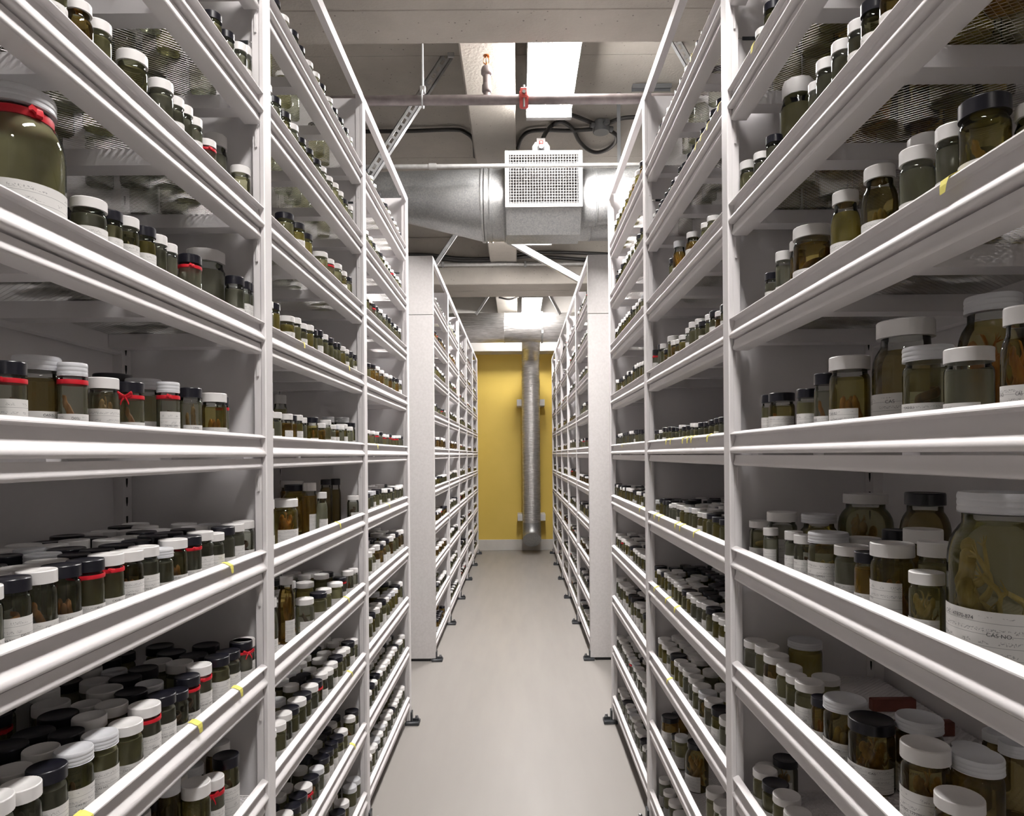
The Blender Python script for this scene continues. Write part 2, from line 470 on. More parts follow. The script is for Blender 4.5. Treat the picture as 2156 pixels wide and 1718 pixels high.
for s in (1, -1):
    L = BL - PW
    g = {}
    g['lip'] = MB().extrude(LIP, 0, L, s).mesh('shelf_lip', M['rack'])
    g['beam'] = MB().extrude(BEAM, 0.004, L - .004, s).mesh('front_beam', M['rack'])
    d = MB(); d.join(dk, lambda p: (p[0] * s, p[1], p[2]))
    g['deck'] = d.mesh('expanded_deck', M['mesh'], 0)
    g['bar'] = MB().extrude([(-.375, 0), (-.052, 0), (-.052, -.034), (-.375, -.034)], -.024, .024, s).mesh('cross_bar', M['panel'])
    g['rear'] = MB().extrude([(-.388, 0), (-.376, 0), (-.376, -.042), (-.384, -.046), (-.388, -.046)], 0.0, L, s).mesh('rear_beam', M['panel'])
    p = MB().bbox((-.014 * s, L, 0.02), (0, BL, TOP), .0025)
    p.box((-.032 * s, L + .003, 0.02), (-.012 * s, L + .006, TOP))
    for k in LEVELS: p.box((-.024 * s, L - .002, lip_z(k) - .150), (-.019 * s, L + .002, lip_z(k) - .095))
    g['post'] = p.mesh('front_post', M['rack'])
    q = MB().bbox((-.014 * s, -.050, 0.02), (0, 0, TOP), .0025)
    g['post0'] = q.mesh('first_post', M['rack'])
    g['side_lo'] = MB().box((-DEPTH * s, L + .024, 0.03), (-.012 * s, L + .027, SEAM - .0015)).mesh('side_panel', M['panel'])
    g['side_hi'] = MB().box((-DEPTH * s, L + .024, SEAM + .0015), (-.012 * s, L + .027, TOP - .01)).mesh('side_panel_top', M['panel'])
    g['slot'] = MB().box((-.13 * s, L + .0215, SEAM - .006), (-.05 * s, L + .0238, SEAM + .003)).mesh('slot_strip', M['dark_metal'])
    b = MB().box((-DEPTH * s, 0, 0.03), (-(DEPTH - .003) * s, BL, TOP - .12))
    g['back'] = b.mesh('back_panel', M['panel'])
    u = MB().box((-.397 * s, L - .018, .03), (-.372 * s, L + .022, TOP - .12))
    g['upright'] = u.mesh('rear_upright', M['rack'])
    sl_ = MB()
    for j in range(60):
        z = .12 + j * .05
        a = [(-.3715 * s, L - .001 + c * .0045, z + e) for c, e in ((-1, .012), (-1, 0), (-.3, -.012), (.3, -.012), (1, 0), (1, .012))]
        sl_.add(a, [(0, 1, 2, 3, 4, 5)])
    g['slots'] = sl_.mesh('keyhole_slots', M['black_gap'], 0)
    t = MB().extrude([(0, 0), (0, -.042), (-.003, -.042), (-.003, -.003), (-.042, -.003), (-.042, 0)], 0, L + .002, s)
    g['rail'] = t.mesh('top_rail', M['rack'], 0)
    f = MB().bbox((-.03 * s, L - .022, 0), (.055 * s, L + .048, .020), .003).bbox((.001 * s, L + .002, .016), (.010 * s, L + .044, .075), .002)
    f.bbox((.012 * s, L + .006, .018), (.052 * s, L + .012, .036), .001)
    g['foot'] = f.mesh('foot_bracket', M['dark_metal'])
    bo = MB()
    bo.lathe([(0.0, .046), (.006, .045), (.009, .041), (.009, .034), (.013, .034), (.013, .020)], 10)
    g['bolt'] = bo.mesh('foot_bolt', M['bolt'])
    e = MB().bbox((-DEPTH * s, -.055, SEAM + .002), (0, -.001, TOP), .002)
    g['end_hi'] = e.mesh('end_panel_top', M['end'])
    e = MB().bbox((-DEPTH * s, -.055, .022), (0, -.001, SEAM - .002), .002)
    g['end_lo'] = e.mesh('end_panel', M['end'])
    e = MB().box((-DEPTH * s, -.050, .001), (-.045 * s, -.005, .022))
    g['kick'] = e.mesh('kick_gap', M['black_gap'])
    RK[s] = g

for s, ax, side in ((1, -AL, 'left'), (-1, AR, 'right')):
    g = RK[s]
    for bi, (y0, y1) in enumerate(BAYS):
        if bi < 3:
            lab = 'white steel rack of ten jar shelves, %s of three before the cross aisle, %s side' % (['first', 'second', 'third'][bi], side)
        else:
            lab = 'white steel rack of ten jar shelves beyond the cross aisle, %s of five, %s side' % (ORD[bi - 3], side)
        rt = thing('storage_rack', lab, 'rack', (ax, y0, 0), 'racks of specimen shelves along the aisle')
        ob('front_post', g['post'], rt)
        ob('side_panel', g['side_lo'], rt); ob('side_panel', g['side_hi'], rt)
        if bi < 3: ob('slot_strip', g['slot'], rt, label='dark slotted strip at the panel joint')
        ob('back_panel', g['back'], rt)
        up = ob('rear_upright', g['upright'], rt)
        if bi < 2: ob('slot_holes', g['slots'], up)['kind'] = 'stuff'
        ob('top_rail', g['rail'], rt, (0, 0, TOP))
        ft = ob('foot_bracket', g['foot'], rt, label='dark steel foot bracket on the floor')
        ob('bolt', g['bolt'], ft, (.034 * s, BL - PW + .034, 0))
        if bi == 0: ob('front_post', g['post0'], rt)
        if bi == 3:
            ob('end_panel', g['end_hi'], rt); ob('end_panel', g['end_lo'], rt)
            ob('kick_gap', g['kick'], rt, label='dark gap under the end panel')
            f0 = ob('foot_bracket', g['foot'], rt, (0, -BL - .002, 0), label='dark steel foot bracket on the floor')
            ob('bolt', g['bolt'], f0, (.034 * s, BL - PW + .034, 0))
        for k in LEVELS:
            sh = ob('shelf', g['lip'], rt, (0, 0, lip_z(k)))
            ob('mesh_deck', g['deck'], sh, (0, 0, -.0445))
            ob('front_beam', g['beam'], sh)
            if bi < 4:
                ob('rear_beam', g['rear'], sh, (0, 0, -.047))
                for yb in (.045, .36, .68, L - .045): ob('cross_bar', g['bar'], sh, (0, yb, -.0475))

# ------------------------------------------------------------------ jar kit (unit diameter, unit height)
JS = {}
def jar_shapes():
    for seg, tag in ((32, ''), (14, '_small')):
        st = MB().lathe([(0, .005), (.40, .004), (.44, .004), (.485, .018), (.497, .045), (.497, .70), (.49, .755), (.468, .785), (.435, .80), (.43, .845)], seg)
        JS['s' + tag] = st.mesh('straight_jar', M['glass'], 50)
        sh = MB().lathe([(0, .005), (.40, .004), (.46, .008), (.49, .03), (.497, .06), (.497, .60), (.485, .67), (.45, .725), (.405, .765), (.375, .785), (.365, .81), (.36, .86)], seg)
        JS['h' + tag] = sh.mesh('shoulder_jar', M['glass'], 50)
        ga = MB().lathe([(0, .005), (.36, .004), (.44, .010), (.485, .035), (.498, .07), (.5, .60), (.492, .66), (.47, .715), (.43, .765), (.385, .80), (.36, .815), (.352, .83), (.352, .875)], seg)
        JS['g' + tag] = ga.mesh('gallon_jar', M['glass'], 50)
        def lid(r, z0, z1, rib, rings):
            p = [(0, z1 - .003)] + [(r * .925, z1 - .003), (r * .94, z1), (r * .965, z1), (r, z1 - .012), (r, z1 - .012)]
            if rings:
                n = 3; hh = (z1 - .012 - z0) / n
                p = [(0, z1 - .004), (r * .90, z1 - .004), (r * .92, z1), (r * .955, z1), (r * .985, z1 - .012)]
                for i in range(n):
                    t = z1 - .012 - i * hh
                    p += [(r * 1.0, t - hh * .35), (r * 1.0, t - hh * .65), (r * .982, t - hh * .92)]
                p += [(r * 1.01, z0)]
            else:
                p += [(r * 1.005, z0), (r * 1.005, z0)]
            p += [(r * .90, z0)]
            return p
        for fam, r, z0, z1 in (('s', .5, .845, 1), ('h', .43, .862, 1), ('g', .40, .885, 1)):
            for kind in 'WBM':
                sg = seg * 2 if (kind == 'W' and seg == 32) else seg
                lm = MB().lathe(lid(r, z0, z1, kind == 'W', kind == 'M'), sg, 0, .985 if (kind == 'W' and seg == 32) else None)
                JS['lid' + fam + kind + tag] = lm.mesh('lid', M[{'W': 'white_lid', 'B': 'black_lid', 'M': 'metal_lid'}[kind]], 35)
        for fam, prof in (('s', [(0, .02), (.43, .02), (.465, .04), (.478, .07), (.478, .715), (.462, .755), (.462, .755), (0, .755)]),
                          ('h', [(0, .02), (.43, .02), (.47, .05), (.478, .08), (.478, .60), (.465, .66), (.43, .715), (.39, .752), (.39, .752), (0, .752)]),
                          ('g', [(0, .02), (.43, .02), (.47, .05), (.482, .09), (.482, .60), (.474, .655), (.452, .705), (.412, .755), (.37, .79), (.345, .82), (.345, .82), (0, .82)])):
            me = MB().lathe(prof, seg).mesh('liquid', M['glass'], 50)
            JS['liq' + fam + tag] = me
    def label(z0, z1, half, n=14):
        m = MB(); vs, fs = [], []
        for i in range(n + 1):
            a = -half + 2 * half * i / n
            for z in (z0, z1): vs.append((.507 * math.cos(a), .507 * math.sin(a), z))
        for i in range(n): fs.append((2 * i, 2 * i + 2, 2 * i + 3, 2 * i + 1))
        m.add(vs, fs); me = m.mesh('paper_label', M['paper'])
        uv = me.uv_layers.new(name='UVMap')
        for p in me.polygons:
            for li in p.loop_indices:
                vi = me.loops[li].vertex_index
                uv.data[li].uv = ((vi // 2) / n * (half / 1.3), vi % 2)
        return me
    JS['label_lo'] = label(.05, .40, 1.35); JS['label_hi'] = label(.06, .56, 1.45); JS['label_big'] = label(.04, .36, 1.3)
    rb = MB()
    prof = [(.470, .745), (.505, .748), (.511, .765), (.511, .785), (.505, .802), (.470, .800)]
    rb.lathe(prof + [prof[0]], 28)
    JS['band'] = rb.mesh('ribbon_band', M['ribbon'], 60)
    bw = MB()
    bw.lathe(prof + [prof[0]], 28)
    bw.bbox((.50, -.06, .755), (.57, .05, .80), .012)
    for sg in (1, -1):
        lp = spline([(.535, 0, .775), (.56, sg * .12, .80), (.565, sg * .25, .835), (.55, sg * .27, .80), (.545, sg * .13, .775), (.535, 0, .775)], 4)
        bw.tube(lp, [.022 if 0 < i < len(lp) - 1 else .015 for i in range(len(lp))], 5)
        tl = spline([(.535, 0, .77), (.565, sg * .10, .72), (.56, sg * .16, .66)], 4)
        bw.tube(tl, .022, 5)
    JS['bow'] = bw.mesh('ribbon_bow', M['ribbon'], 60)
    kn = MB(); kn.lathe(prof + [prof[0]], 28)
    kn.bbox((.495, -.07, .750), (.575, .06, .808), .015).tube([(.53, .0, .78), (.56, -.13, .80), (.54, -.18, .785)], [.03, .024, .012], 5)
    JS['knot'] = kn.mesh('ribbon_knot', M['ribbon'], 60)
jar_shapes()

def specimens():
    rnd = random.Random(5)
    out = []
    def lizard(m, pts, rad, legs=True, ls=1.0):
        P = spline(pts, 6); n = len(P)
        rr = []
        for i in range(n):
            t = i / (n - 1)
            r = rad * (0.62 + .55 * math.sin(min(1, t / .12) * 1.57) * (1 if t < .14 else 1)) * (1 if t < .55 else max(.08, 1 - (t - .55) / .45 * .95))
            if .13 < t < .2: r *= .78
            if t < .03: r *= .55
            rr.append(r)
        m.tube(P, rr, 8)
        if legs:
            for t in (.24, .52):
                i = int(t * (n - 1)); p = P[i]; d = (P[i + 1] - P[i - 1]).normalized()
                sd = d.cross(Vector((1, .2, .1))).normalized()
                for sg in (1, -1):
                    k1 = p + sd * sg * rad * 2.0 * ls + d * rad * .6; k2 = k1 - d * rad * 1.9 * ls + sd * sg * rad * .5
                    m.tube(spline([p, k1, k2], 3), [rad * .45, rad * .4, rad * .36, rad * .34, rad * .3, rad * .26, rad * .22], 6)
                    for q in (-.6, -.2, .2, .6):
                        m.tube([k2, k2 - d * rad * 1.0 + sd * sg * rad * q * 1.3 + Vector((rad * q * .4, 0, 0))], [rad * .12, rad * .05], 4)
    # 0, 1: a lizard standing on its tail / a long curved one
    m = MB(); lizard(m, [(.05, .20, .66), (.08, .10, .55), (.06, -.05, .40), (.02, -.15, .26), (.05, -.05, .14), (.0, .22, .10)], .085); out.append(m)
    m = MB(); lizard(m, [(.12, -.30, .62), (.10, -.18, .50), (.12, .02, .36), (.14, .20, .22), (.05, .28, .12), (-.2, .1, .09), (-.2, -.2, .10)], .07, False); out.append(m)
    # 2: coiled snake
    m = MB(); pts = [(.33 * (1 - .02 * i) * math.cos(i * .62), .33 * (1 - .02 * i) * math.sin(i * .62), .12 + .018 * i) for i in range(26)]
    P = spline(pts, 3); m.tube(P, [.055 * min(1, .25 + i / 14) * min(1, .4 + (len(P) - i) / 14) for i in range(len(P))], 8); out.append(m)
    # 3: cluster of small bodies leaning together
    m = MB()
    for i in range(6):
        a = i * 1.05; x, y = .22 * math.cos(a), .24 * math.sin(a)
        m.tube(spline([(x, y, .10), (x * 1.1, y * 1.1, .22), (x * .8, y * .85, .36), (x * .5, y * .6, .50 + .05 * (i % 2))], 4),
               [.05, .075, .095, .11, .115, .11, .10, .085, .08, .075, .085, .08, .03][:13], 8)
        m.tube(spline([(x, y, .30), (x * 1.5, y * 1.4, .26), (x * 1.6, y * 1.5, .16)], 3), [.035, .03, .03, .025, .02, .018, .012], 5)
    out.append(m)
    # 4: several long bodies leaning on the glass with a limb or two
    m = MB()
    lizard(m, [(.20, -.26, .68), (.18, -.16, .56), (.12, 0, .42), (.05, .18, .26), (-.05, .25, .14), (-.2, .1, .1)], .085)
    lizard(m, [(.0, .28, .66), (.05, .18, .52), (.18, .05, .36), (.25, -.12, .20), (.1, -.25, .12), (-.15, -.2, .1)], .075)
    lizard(m, [(-.15, 0, .6), (-.1, -.1, .45), (.05, -.25, .28), (.2, -.2, .14), (.28, .05, .10)], .07, False)
    out.append(m)
    # 5: the gallon of big lizards with spread toes
    m = MB()
    lizard(m, [(.34, -.10, .34), (.30, .02, .27), (.22, .16, .22), (.05, .28, .17), (-.15, .25, .12), (-.28, .05, .10)], .075, True, 1.3)
    lizard(m, [(.12, -.32, .52), (.20, -.24, .42), (.27, -.12, .33), (.20, .06, .22), (.0, .2, .12)], .085, True, 1.3)
    lizard(m, [(.36, .02, .14), (.30, -.14, .18), (.16, -.30, .22), (-.05, -.34, .20), (-.25, -.2, .13)], .08, True, 1.2)
    lizard(m, [(.05, -.30, .72), (.10, -.28, .60), (.18, -.26, .45), (.25, -.22, .30), (.2, -.1, .18)], .07, False)
    m.tube(spline([(.30, .24, .12), (.34, .20, .28), (.30, .14, .40)], 4), [.05, .05, .046, .04, .035, .032, .03, .03, .02], 7)
    for i in range(9):
        a = rnd.uniform(-1.6, 1.6); r = rnd.uniform(.12, .36)
        m.tube(spline([(r * math.cos(a), r * math.sin(a), .07), (.8 * r * math.cos(a + .5), .8 * r * math.sin(a + .5), .13), (r * math.cos(a + 1), r * math.sin(a + 1), .09)], 3), [.05, .065, .075, .075, .07, .06, .04], 7)
    out.append(m)
    for m in out:
        for i, (x, y, z) in enumerate(m.v):
            r = math.hypot(x, y)
            if r > .43: x, y = x * .43 / r, y * .43 / r
            m.v[i] = (x, y, max(.035, min(.745, z)))
    return [x.mesh('specimen', SPEC[0], 60) for x in out]
SPM = specimens()

def lettering(lines, asp, z0=None, size=.085, r=.5085, half=1.0):
    # flat print bent round the label: text outlines on the unit cylinder
    m = MB()
    for body, a0, z in lines:
        cu = bpy.data.curves.new('print', 'FONT'); cu.body = body; cu.size = size
        o = bpy.data.objects.new('print', cu); COL.objects.link(o)
        bpy.context.view_layer.update()
        me = bpy.data.meshes.new_from_object(o.evaluated_get(bpy.context.evaluated_depsgraph_get()))
        bpy.data.objects.remove(o); bpy.data.curves.remove(cu)
        vs = [(r * math.cos(a0 + v.co.x / r), r * math.sin(a0 + v.co.x / r), z + v.co.y * asp) for v in me.vertices]
        m.add(vs, [tuple(p.vertices) for p in me.polygons])
        bpy.data.meshes.remove(me)
    return m.mesh('lettering', M['ink'], 0)
TXT = [lettering([('CAS NO.', -1.1, .30), ('CAS-SU', -.25, .335), ('PARATYPE', -.2, .255)], .46),
       lettering([('CAS NO.', -1.15, .32), ('CAS', .1, .32), ('brachymeles', -.75, .20)], .46),
       lettering([('CAS-SU', -.5, .345), ('PARATYPE', -.35, .275), ('COLLECTOR', -.3, .19)], .46),
       lettering([('CAS NO.', -1.0, .34), ('129701', -.3, .34)], .46)]
TXT_BIG = lettering([('CAS 147870-874', -1.15, .305), ('CAS NO.', -.1, .225)], .5, size=.06)

# ------------------------------------------------------------------ jars: where each one stands
JARS = []      # dict(side, bay, level, inset, y, D, H, code)
TABLE = """
L,3,0.045,1.565,0.045,0.110,Bso
L,3,0.042,1.634,0.040,0.110,Bsc
L,3,0.042,1.711,0.041,0.128,Wsc
L,3,0.041,1.741,0.038,0.140,Wsc
L,2,0.045,1.022,0.045,0.121,Wso
L,2,0.044,1.087,0.044,0.116,Wha3
L,2,0.042,1.136,0.039,0.116,Wso
L,2,0.049,1.246,0.053,0.128,Wso2
L,2,0.045,1.338,0.047,0.128,Wsc
L,2,0.041,1.384,0.037,0.120,Wsc
L,2,0.039,1.421,0.034,0.122,Wsc
L,2,0.039,1.462,0.035,0.117,Wsc
L,2,0.042,1.531,0.039,0.101,Wscr
L,2,0.113,1.732,0.057,0.209,Wsc
L,2,0.046,1.724,0.049,0.123,Wso2
L,2,0.042,1.845,0.040,0.130,Wscr
L,1,0.080,1.005,0.116,0.227,Mgor
L,1,0.049,1.117,0.054,0.111,Wsc
L,1,0.041,1.163,0.038,0.109,Bso
L,1,0.041,1.214,0.038,0.116,Wso1
L,1,0.042,1.271,0.039,0.118,Bsy
L,1,0.040,1.312,0.036,0.116,Wsc
L,1,0.039,1.350,0.035,0.111,Wsc
L,1,0.045,1.453,0.047,0.119,Bscr
L,1,0.122,1.691,0.094,0.200,Wsc
L,1,0.046,1.684,0.046,0.134,Bsc
L,1,0.039,1.724,0.033,0.133,Bsc
L,1,0.042,1.740,0.040,0.133,Bsc
L,0,0.040,0.878,0.036,0.119,Wsc
L,0,0.043,0.932,0.041,0.120,Bscr2
L,0,0.097,1.060,0.066,0.146,Msd
L,0,0.043,1.064,0.042,0.136,Mscr1
L,0,0.046,1.148,0.047,0.122,Wsc4
L,0,0.045,1.226,0.045,0.123,BscR1
L,0,0.119,1.400,0.069,0.149,Mso
L,0,0.043,1.354,0.043,0.137,Mscr2
L,0,0.045,1.450,0.046,0.135,Bsc4
L,0,0.051,1.576,0.056,0.135,Wsy3
L,0,0.051,1.620,0.030,0.131,Bscr
L,0,0.176,1.952,0.092,0.178,Bso
L,0,0.190,1.411,0.074,0.161,Bsd
L,0,0.246,2.560,0.052,0.221,Wgo
L,0,0.042,1.880,0.040,0.114,Wsy
L,0,0.042,1.943,0.040,0.114,Wsc
L,0,0.042,2.041,0.038,0.115,Wsa
L,0,0.042,2.080,0.038,0.113,Bsa
L,0,0.042,2.134,0.040,0.117,Wsy
L,0,0.042,2.176,0.040,0.111,Wsc
L,0,0.042,2.298,0.040,0.119,Bsy1
L,0,0.042,2.454,0.040,0.118,Wso
L,0,0.104,2.709,0.048,0.145,Mso
L,0,0.049,2.693,0.054,0.113,Wsy4
L,0,0.050,2.852,0.040,0.127,Bso1
L,0,0.093,2.867,0.067,0.151,Mso1
L,-1,0.050,0.884,0.054,0.120,Wsc
L,-1,0.050,0.938,0.052,0.122,Bsc2
L,-1,0.050,0.991,0.053,0.124,Wsc1
L,-1,0.050,1.045,0.054,0.123,Bsc3
L,-1,0.050,1.103,0.055,0.122,Bsor
L,-1,0.050,1.158,0.055,0.123,Wsor
L,-1,0.050,1.219,0.055,0.120,Wsd3
L,-1,0.050,1.274,0.053,0.120,Wsc
L,-1,0.050,1.328,0.053,0.108,Msc
L,-1,0.050,1.382,0.055,0.120,Wso3
L,-1,0.050,1.443,0.056,0.119,Bscr
L,-1,0.050,1.500,0.055,0.122,Wsc1
L,-1,0.050,1.556,0.055,0.112,Wsc
L,-1,0.050,1.616,0.054,0.120,Bsc
L,-1,0.050,1.672,0.054,0.122,Wsc
L,-1,0.050,1.732,0.056,0.123,Wsc2
L,-1,0.050,1.853,0.056,0.118,Bsor
L,-1,0.042,1.879,0.040,0.168,Wsc
L,-1,0.070,2.098,0.081,0.156,Wsy4
L,-1,0.155,2.460,0.103,0.186,Bgy4
L,-1,0.090,2.413,0.057,0.194,Wga4
L,-1,0.042,2.403,0.040,0.160,Whc
L,-1,0.147,2.817,0.054,0.191,Bgd
L,-1,0.123,2.877,0.046,0.192,Bhd
L,-1,0.047,2.875,0.050,0.119,Wsc2
L,-1,0.287,2.809,0.095,0.188,Wsd
L,-2,0.050,0.901,0.055,0.136,Wsc
L,-2,0.050,0.955,0.053,0.127,Wsc1
L,-2,0.050,1.009,0.054,0.128,Bsc
L,-2,0.050,1.070,0.056,0.128,Mso1
L,-2,0.050,1.137,0.056,0.124,Mso
L,-2,0.050,1.212,0.056,0.113,Wso
L,-2,0.050,1.273,0.056,0.123,Wscr
L,-2,0.050,1.333,0.053,0.121,Bsc
L,-2,0.050,1.386,0.051,0.109,Bsc2
L,-2,0.050,1.437,0.051,0.123,Bscr2
L,-2,0.050,1.490,0.053,0.130,Wscr
L,-2,0.050,1.579,0.056,0.122,Bso
L,-2,0.050,1.639,0.056,0.117,Bsc
L,-2,0.050,1.716,0.056,0.120,BscR
L,-2,0.050,1.732,0.056,0.120,Wsc
L,-2,0.042,1.898,0.040,0.192,Whc4
L,-2,0.075,2.123,0.050,0.212,Wga4
L,-2,0.140,2.347,0.040,0.154,Wso
L,-2,0.050,2.226,0.059,0.120,Wsc1
L,-2,0.051,2.382,0.059,0.107,Bso
L,-2,0.050,2.443,0.057,0.109,Wso
L,-2,0.052,2.602,0.061,0.101,Wso
L,-2,0.067,2.728,0.053,0.098,Bscr
L,-2,0.049,2.777,0.051,0.116,Wsc1
L,-2,0.043,2.851,0.042,0.113,Wsc
L,-2,0.119,2.861,0.077,0.082,Msor
L,-2,0.217,2.853,0.094,0.103,Whd4
L,-2,0.134,2.491,0.068,0.124,Wsy
L,-3,0.093,1.441,0.046,0.205,Msd3
L,-3,0.052,1.476,0.061,0.179,Wso1
L,-3,0.047,1.547,0.049,0.157,WscR
L,-3,0.061,1.647,0.062,0.162,Bso2
L,-3,0.119,1.731,0.059,0.157,Wsd
R,3,0.043,1.558,0.042,0.120,Bso
R,3,0.044,1.614,0.043,0.095,Wso
R,2,0.042,1.062,0.039,0.127,Bsa1
R,2,0.042,1.120,0.039,0.131,Bso2
R,2,0.040,1.164,0.036,0.126,Wsc
R,2,0.041,1.225,0.038,0.128,Wsc
R,2,0.041,1.288,0.038,0.132,Wsc
R,2,0.039,1.325,0.033,0.109,Wsc
R,2,0.100,1.559,0.081,0.242,Who
R,2,0.041,1.550,0.038,0.111,Bsc
R,2,0.041,1.631,0.039,0.108,Wsc
R,2,0.046,1.736,0.047,0.132,Wso
R,2,0.042,2.035,0.040,0.098,Wso
R,2,0.042,2.104,0.040,0.101,Wso
R,2,0.048,2.297,0.052,0.136,Wha4
R,2,0.047,2.488,0.050,0.167,Mha4
R,2,0.042,2.552,0.040,0.121,Bso
R,1,0.091,0.836,0.042,0.115,Wso3
R,1,0.051,0.869,0.059,0.136,Bsy1
R,1,0.042,0.920,0.041,0.128,Wsc
R,1,0.046,1.008,0.048,0.136,Wsc
R,1,0.126,1.119,0.052,0.208,Wso
R,1,0.050,1.119,0.056,0.157,Whd3
R,1,0.048,1.232,0.052,0.160,Why
R,1,0.060,1.401,0.074,0.152,Wsa2
R,1,0.053,1.455,0.034,0.141,Wsa
R,1,0.040,1.498,0.036,0.131,Wsc
R,1,0.039,1.562,0.035,0.101,Bsc
R,1,0.042,1.909,0.040,0.105,Bso
R,1,0.042,2.018,0.040,0.110,Bso
R,1,0.042,2.065,0.040,0.109,Wso
R,1,0.042,2.184,0.040,0.120,Wso
R,1,0.042,2.261,0.040,0.125,Wso
R,1,0.042,2.309,0.040,0.114,Wsc
R,1,0.052,2.586,0.059,0.135,Wsy
R,1,0.042,2.724,0.040,0.129,Wso
R,1,0.042,2.766,0.040,0.133,Bsc
R,1,0.042,2.881,0.038,0.127,Bscr
R,1,0.042,2.881,0.038,0.129,Bsc
R,0,0.044,0.797,0.045,0.157,Whd4
R,0,0.051,0.903,0.059,0.124,Wsc
R,0,0.065,1.015,0.070,0.144,Mso2
R,0,0.178,1.034,0.096,0.225,Mgd4
R,0,0.113,1.156,0.105,0.211,Whd
R,0,0.057,1.240,0.070,0.162,Wsy3
R,0,0.043,1.307,0.042,0.139,Bsc1
R,0,0.043,1.389,0.042,0.117,Bso
R,0,0.052,1.547,0.058,0.123,Bsy1
R,0,0.040,1.593,0.035,0.123,Bso
R,-1,0.083,0.891,0.122,0.235,Mgo5
R,-1,0.043,0.987,0.047,0.112,Wso4
R,-1,0.055,1.099,0.066,0.140,Wsy3
R,-1,0.094,1.050,0.047,0.148,Wso
R,-1,0.151,1.173,0.062,0.154,Wsd
R,-1,0.043,1.154,0.042,0.117,Bsa
R,-1,0.060,1.243,0.060,0.116,Wsc
R,-1,0.060,1.336,0.076,0.130,Mso3
R,-1,0.043,1.409,0.042,0.116,Wsc2
R,-1,0.041,1.458,0.038,0.118,Wsc
R,-1,0.085,1.634,0.070,0.145,Wsc1
R,-1,0.039,1.586,0.034,0.111,Wsc
R,-1,0.069,1.731,0.059,0.114,Wso2
R,-1,0.145,1.566,0.090,0.145,Mhy4
R,-1,0.132,1.339,0.065,0.118,Wso
R,-1,0.182,1.307,0.054,0.137,Bsd
R,-1,0.249,1.555,0.118,0.193,Wgo4
R,-1,0.251,1.330,0.091,0.208,Bgd
R,-2,0.053,0.932,0.062,0.113,Wsd3
R,-2,0.056,1.015,0.068,0.150,Wsd4
R,-2,0.123,0.997,0.070,0.141,Msd
R,-2,0.060,1.178,0.075,0.124,Bsd4
R,-2,0.132,1.156,0.074,0.135,Msd
R,-2,0.060,1.273,0.077,0.125,Msd3
R,-2,0.042,1.331,0.040,0.106,Bsa3
R,-2,0.052,1.410,0.058,0.110,Wso
R,-2,0.046,1.462,0.044,0.107,Wso
R,-2,0.051,1.512,0.056,0.110,Wso
R,-2,0.052,1.591,0.058,0.112,Wsa1
R,-2,0.052,1.650,0.058,0.118,Wso
R,-2,0.052,1.730,0.059,0.108,Wsc
R,-2,0.172,1.711,0.083,0.113,Msy
R,-2,0.130,1.504,0.060,0.088,Wso
R,-2,0.199,1.123,0.059,0.095,Msd
R,-2,0.281,1.178,0.042,0.098,Msd
R,-2,0.243,1.083,0.045,0.121,Msd
R,-3,0.052,1.474,0.060,0.103,Wsc
R,-3,0.053,1.537,0.062,0.110,Wso
R,-3,0.054,1.607,0.062,0.103,Bso
R,-3,0.052,1.669,0.059,0.105,Wso
R,-3,0.081,1.729,0.062,0.076,Wsc
R,-3,0.121,1.715,0.061,0.113,Bsc4
R,-4,0.054,2.733,0.069,0.127,Bsa
R,-4,0.126,2.864,0.072,0.050,Bsd
R,-4,0.056,2.551,0.051,0.123,Mso
R,-4,0.050,2.606,0.040,0.104,Bso
R,-4,0.071,2.387,0.082,0.171,Bgd4
"""
def bay_of(y):
    return next((i for i, (a, b) in enumerate(BAYS) if a - .3 <= y <= b), 0)
for row in TABLE.split():
    sd, k, ins, y, D, H, code = row.split(',')
    y = float(y)
    JARS.append(dict(side=sd, bay=bay_of(y) if y > .679 else 0, level=int(k), inset=float(ins), y=y, D=float(D), H=max(.085, min(.243, float(H))), code=code, front=float(ins) - float(D) / 2 < .035))

rj = random.Random(11)
def row(sd, bay, k, inset, D, H, pitch, pB=.3, pM=.04, pR=.03, fluids='ccoo', y0=.03, y1=None, skip=0.0, jit=.006, sp=.1, dj=.12, hj=.06, pH=0.0):
    a, b = BAYS[bay]
    y = a + y0; end = (a + y1 if y1 else b - PW - .012)
    mine = [j for j in JARS if j['side'] == sd and j['bay'] == bay and j['level'] == k]
    while y < end - D * .5:
        d = D * (1 + rj.uniform(-dj, dj)); hgt = H * (1 + rj.uniform(-hj, hj))
        yc = y + d / 2 + rj.uniform(0, jit)
        if yc + d / 2 > end: break
        y = yc + d / 2 + max(.001, pitch - d * 1.0)
        if rj.random() < skip: continue
        ic = inset + d / 2 + rj.uniform(-.003, .003)
        if ic + d / 2 > .37: ic = .37 - d / 2
        if any((ic - j['inset']) ** 2 + (yc - j['y']) ** 2 < ((d + j['D']) / 2) ** 2 for j in mine): continue
        u = rj.random()
        lid = 'B' if u < pB else 'M' if u < pB + pM else 'W'
        code = lid + ('h' if rj.random() < pH else 's') + rj.choice(fluids)
        if rj.random() < pR: code += rj.choice('rrR')
        if rj.random() < sp: code += rj.choice('01234')
        j = dict(side=sd, bay=bay, level=k, inset=ic, y=yc, D=d, H=hgt, code=code, front=inset < .03)
        JARS.append(j); mine.append(j)

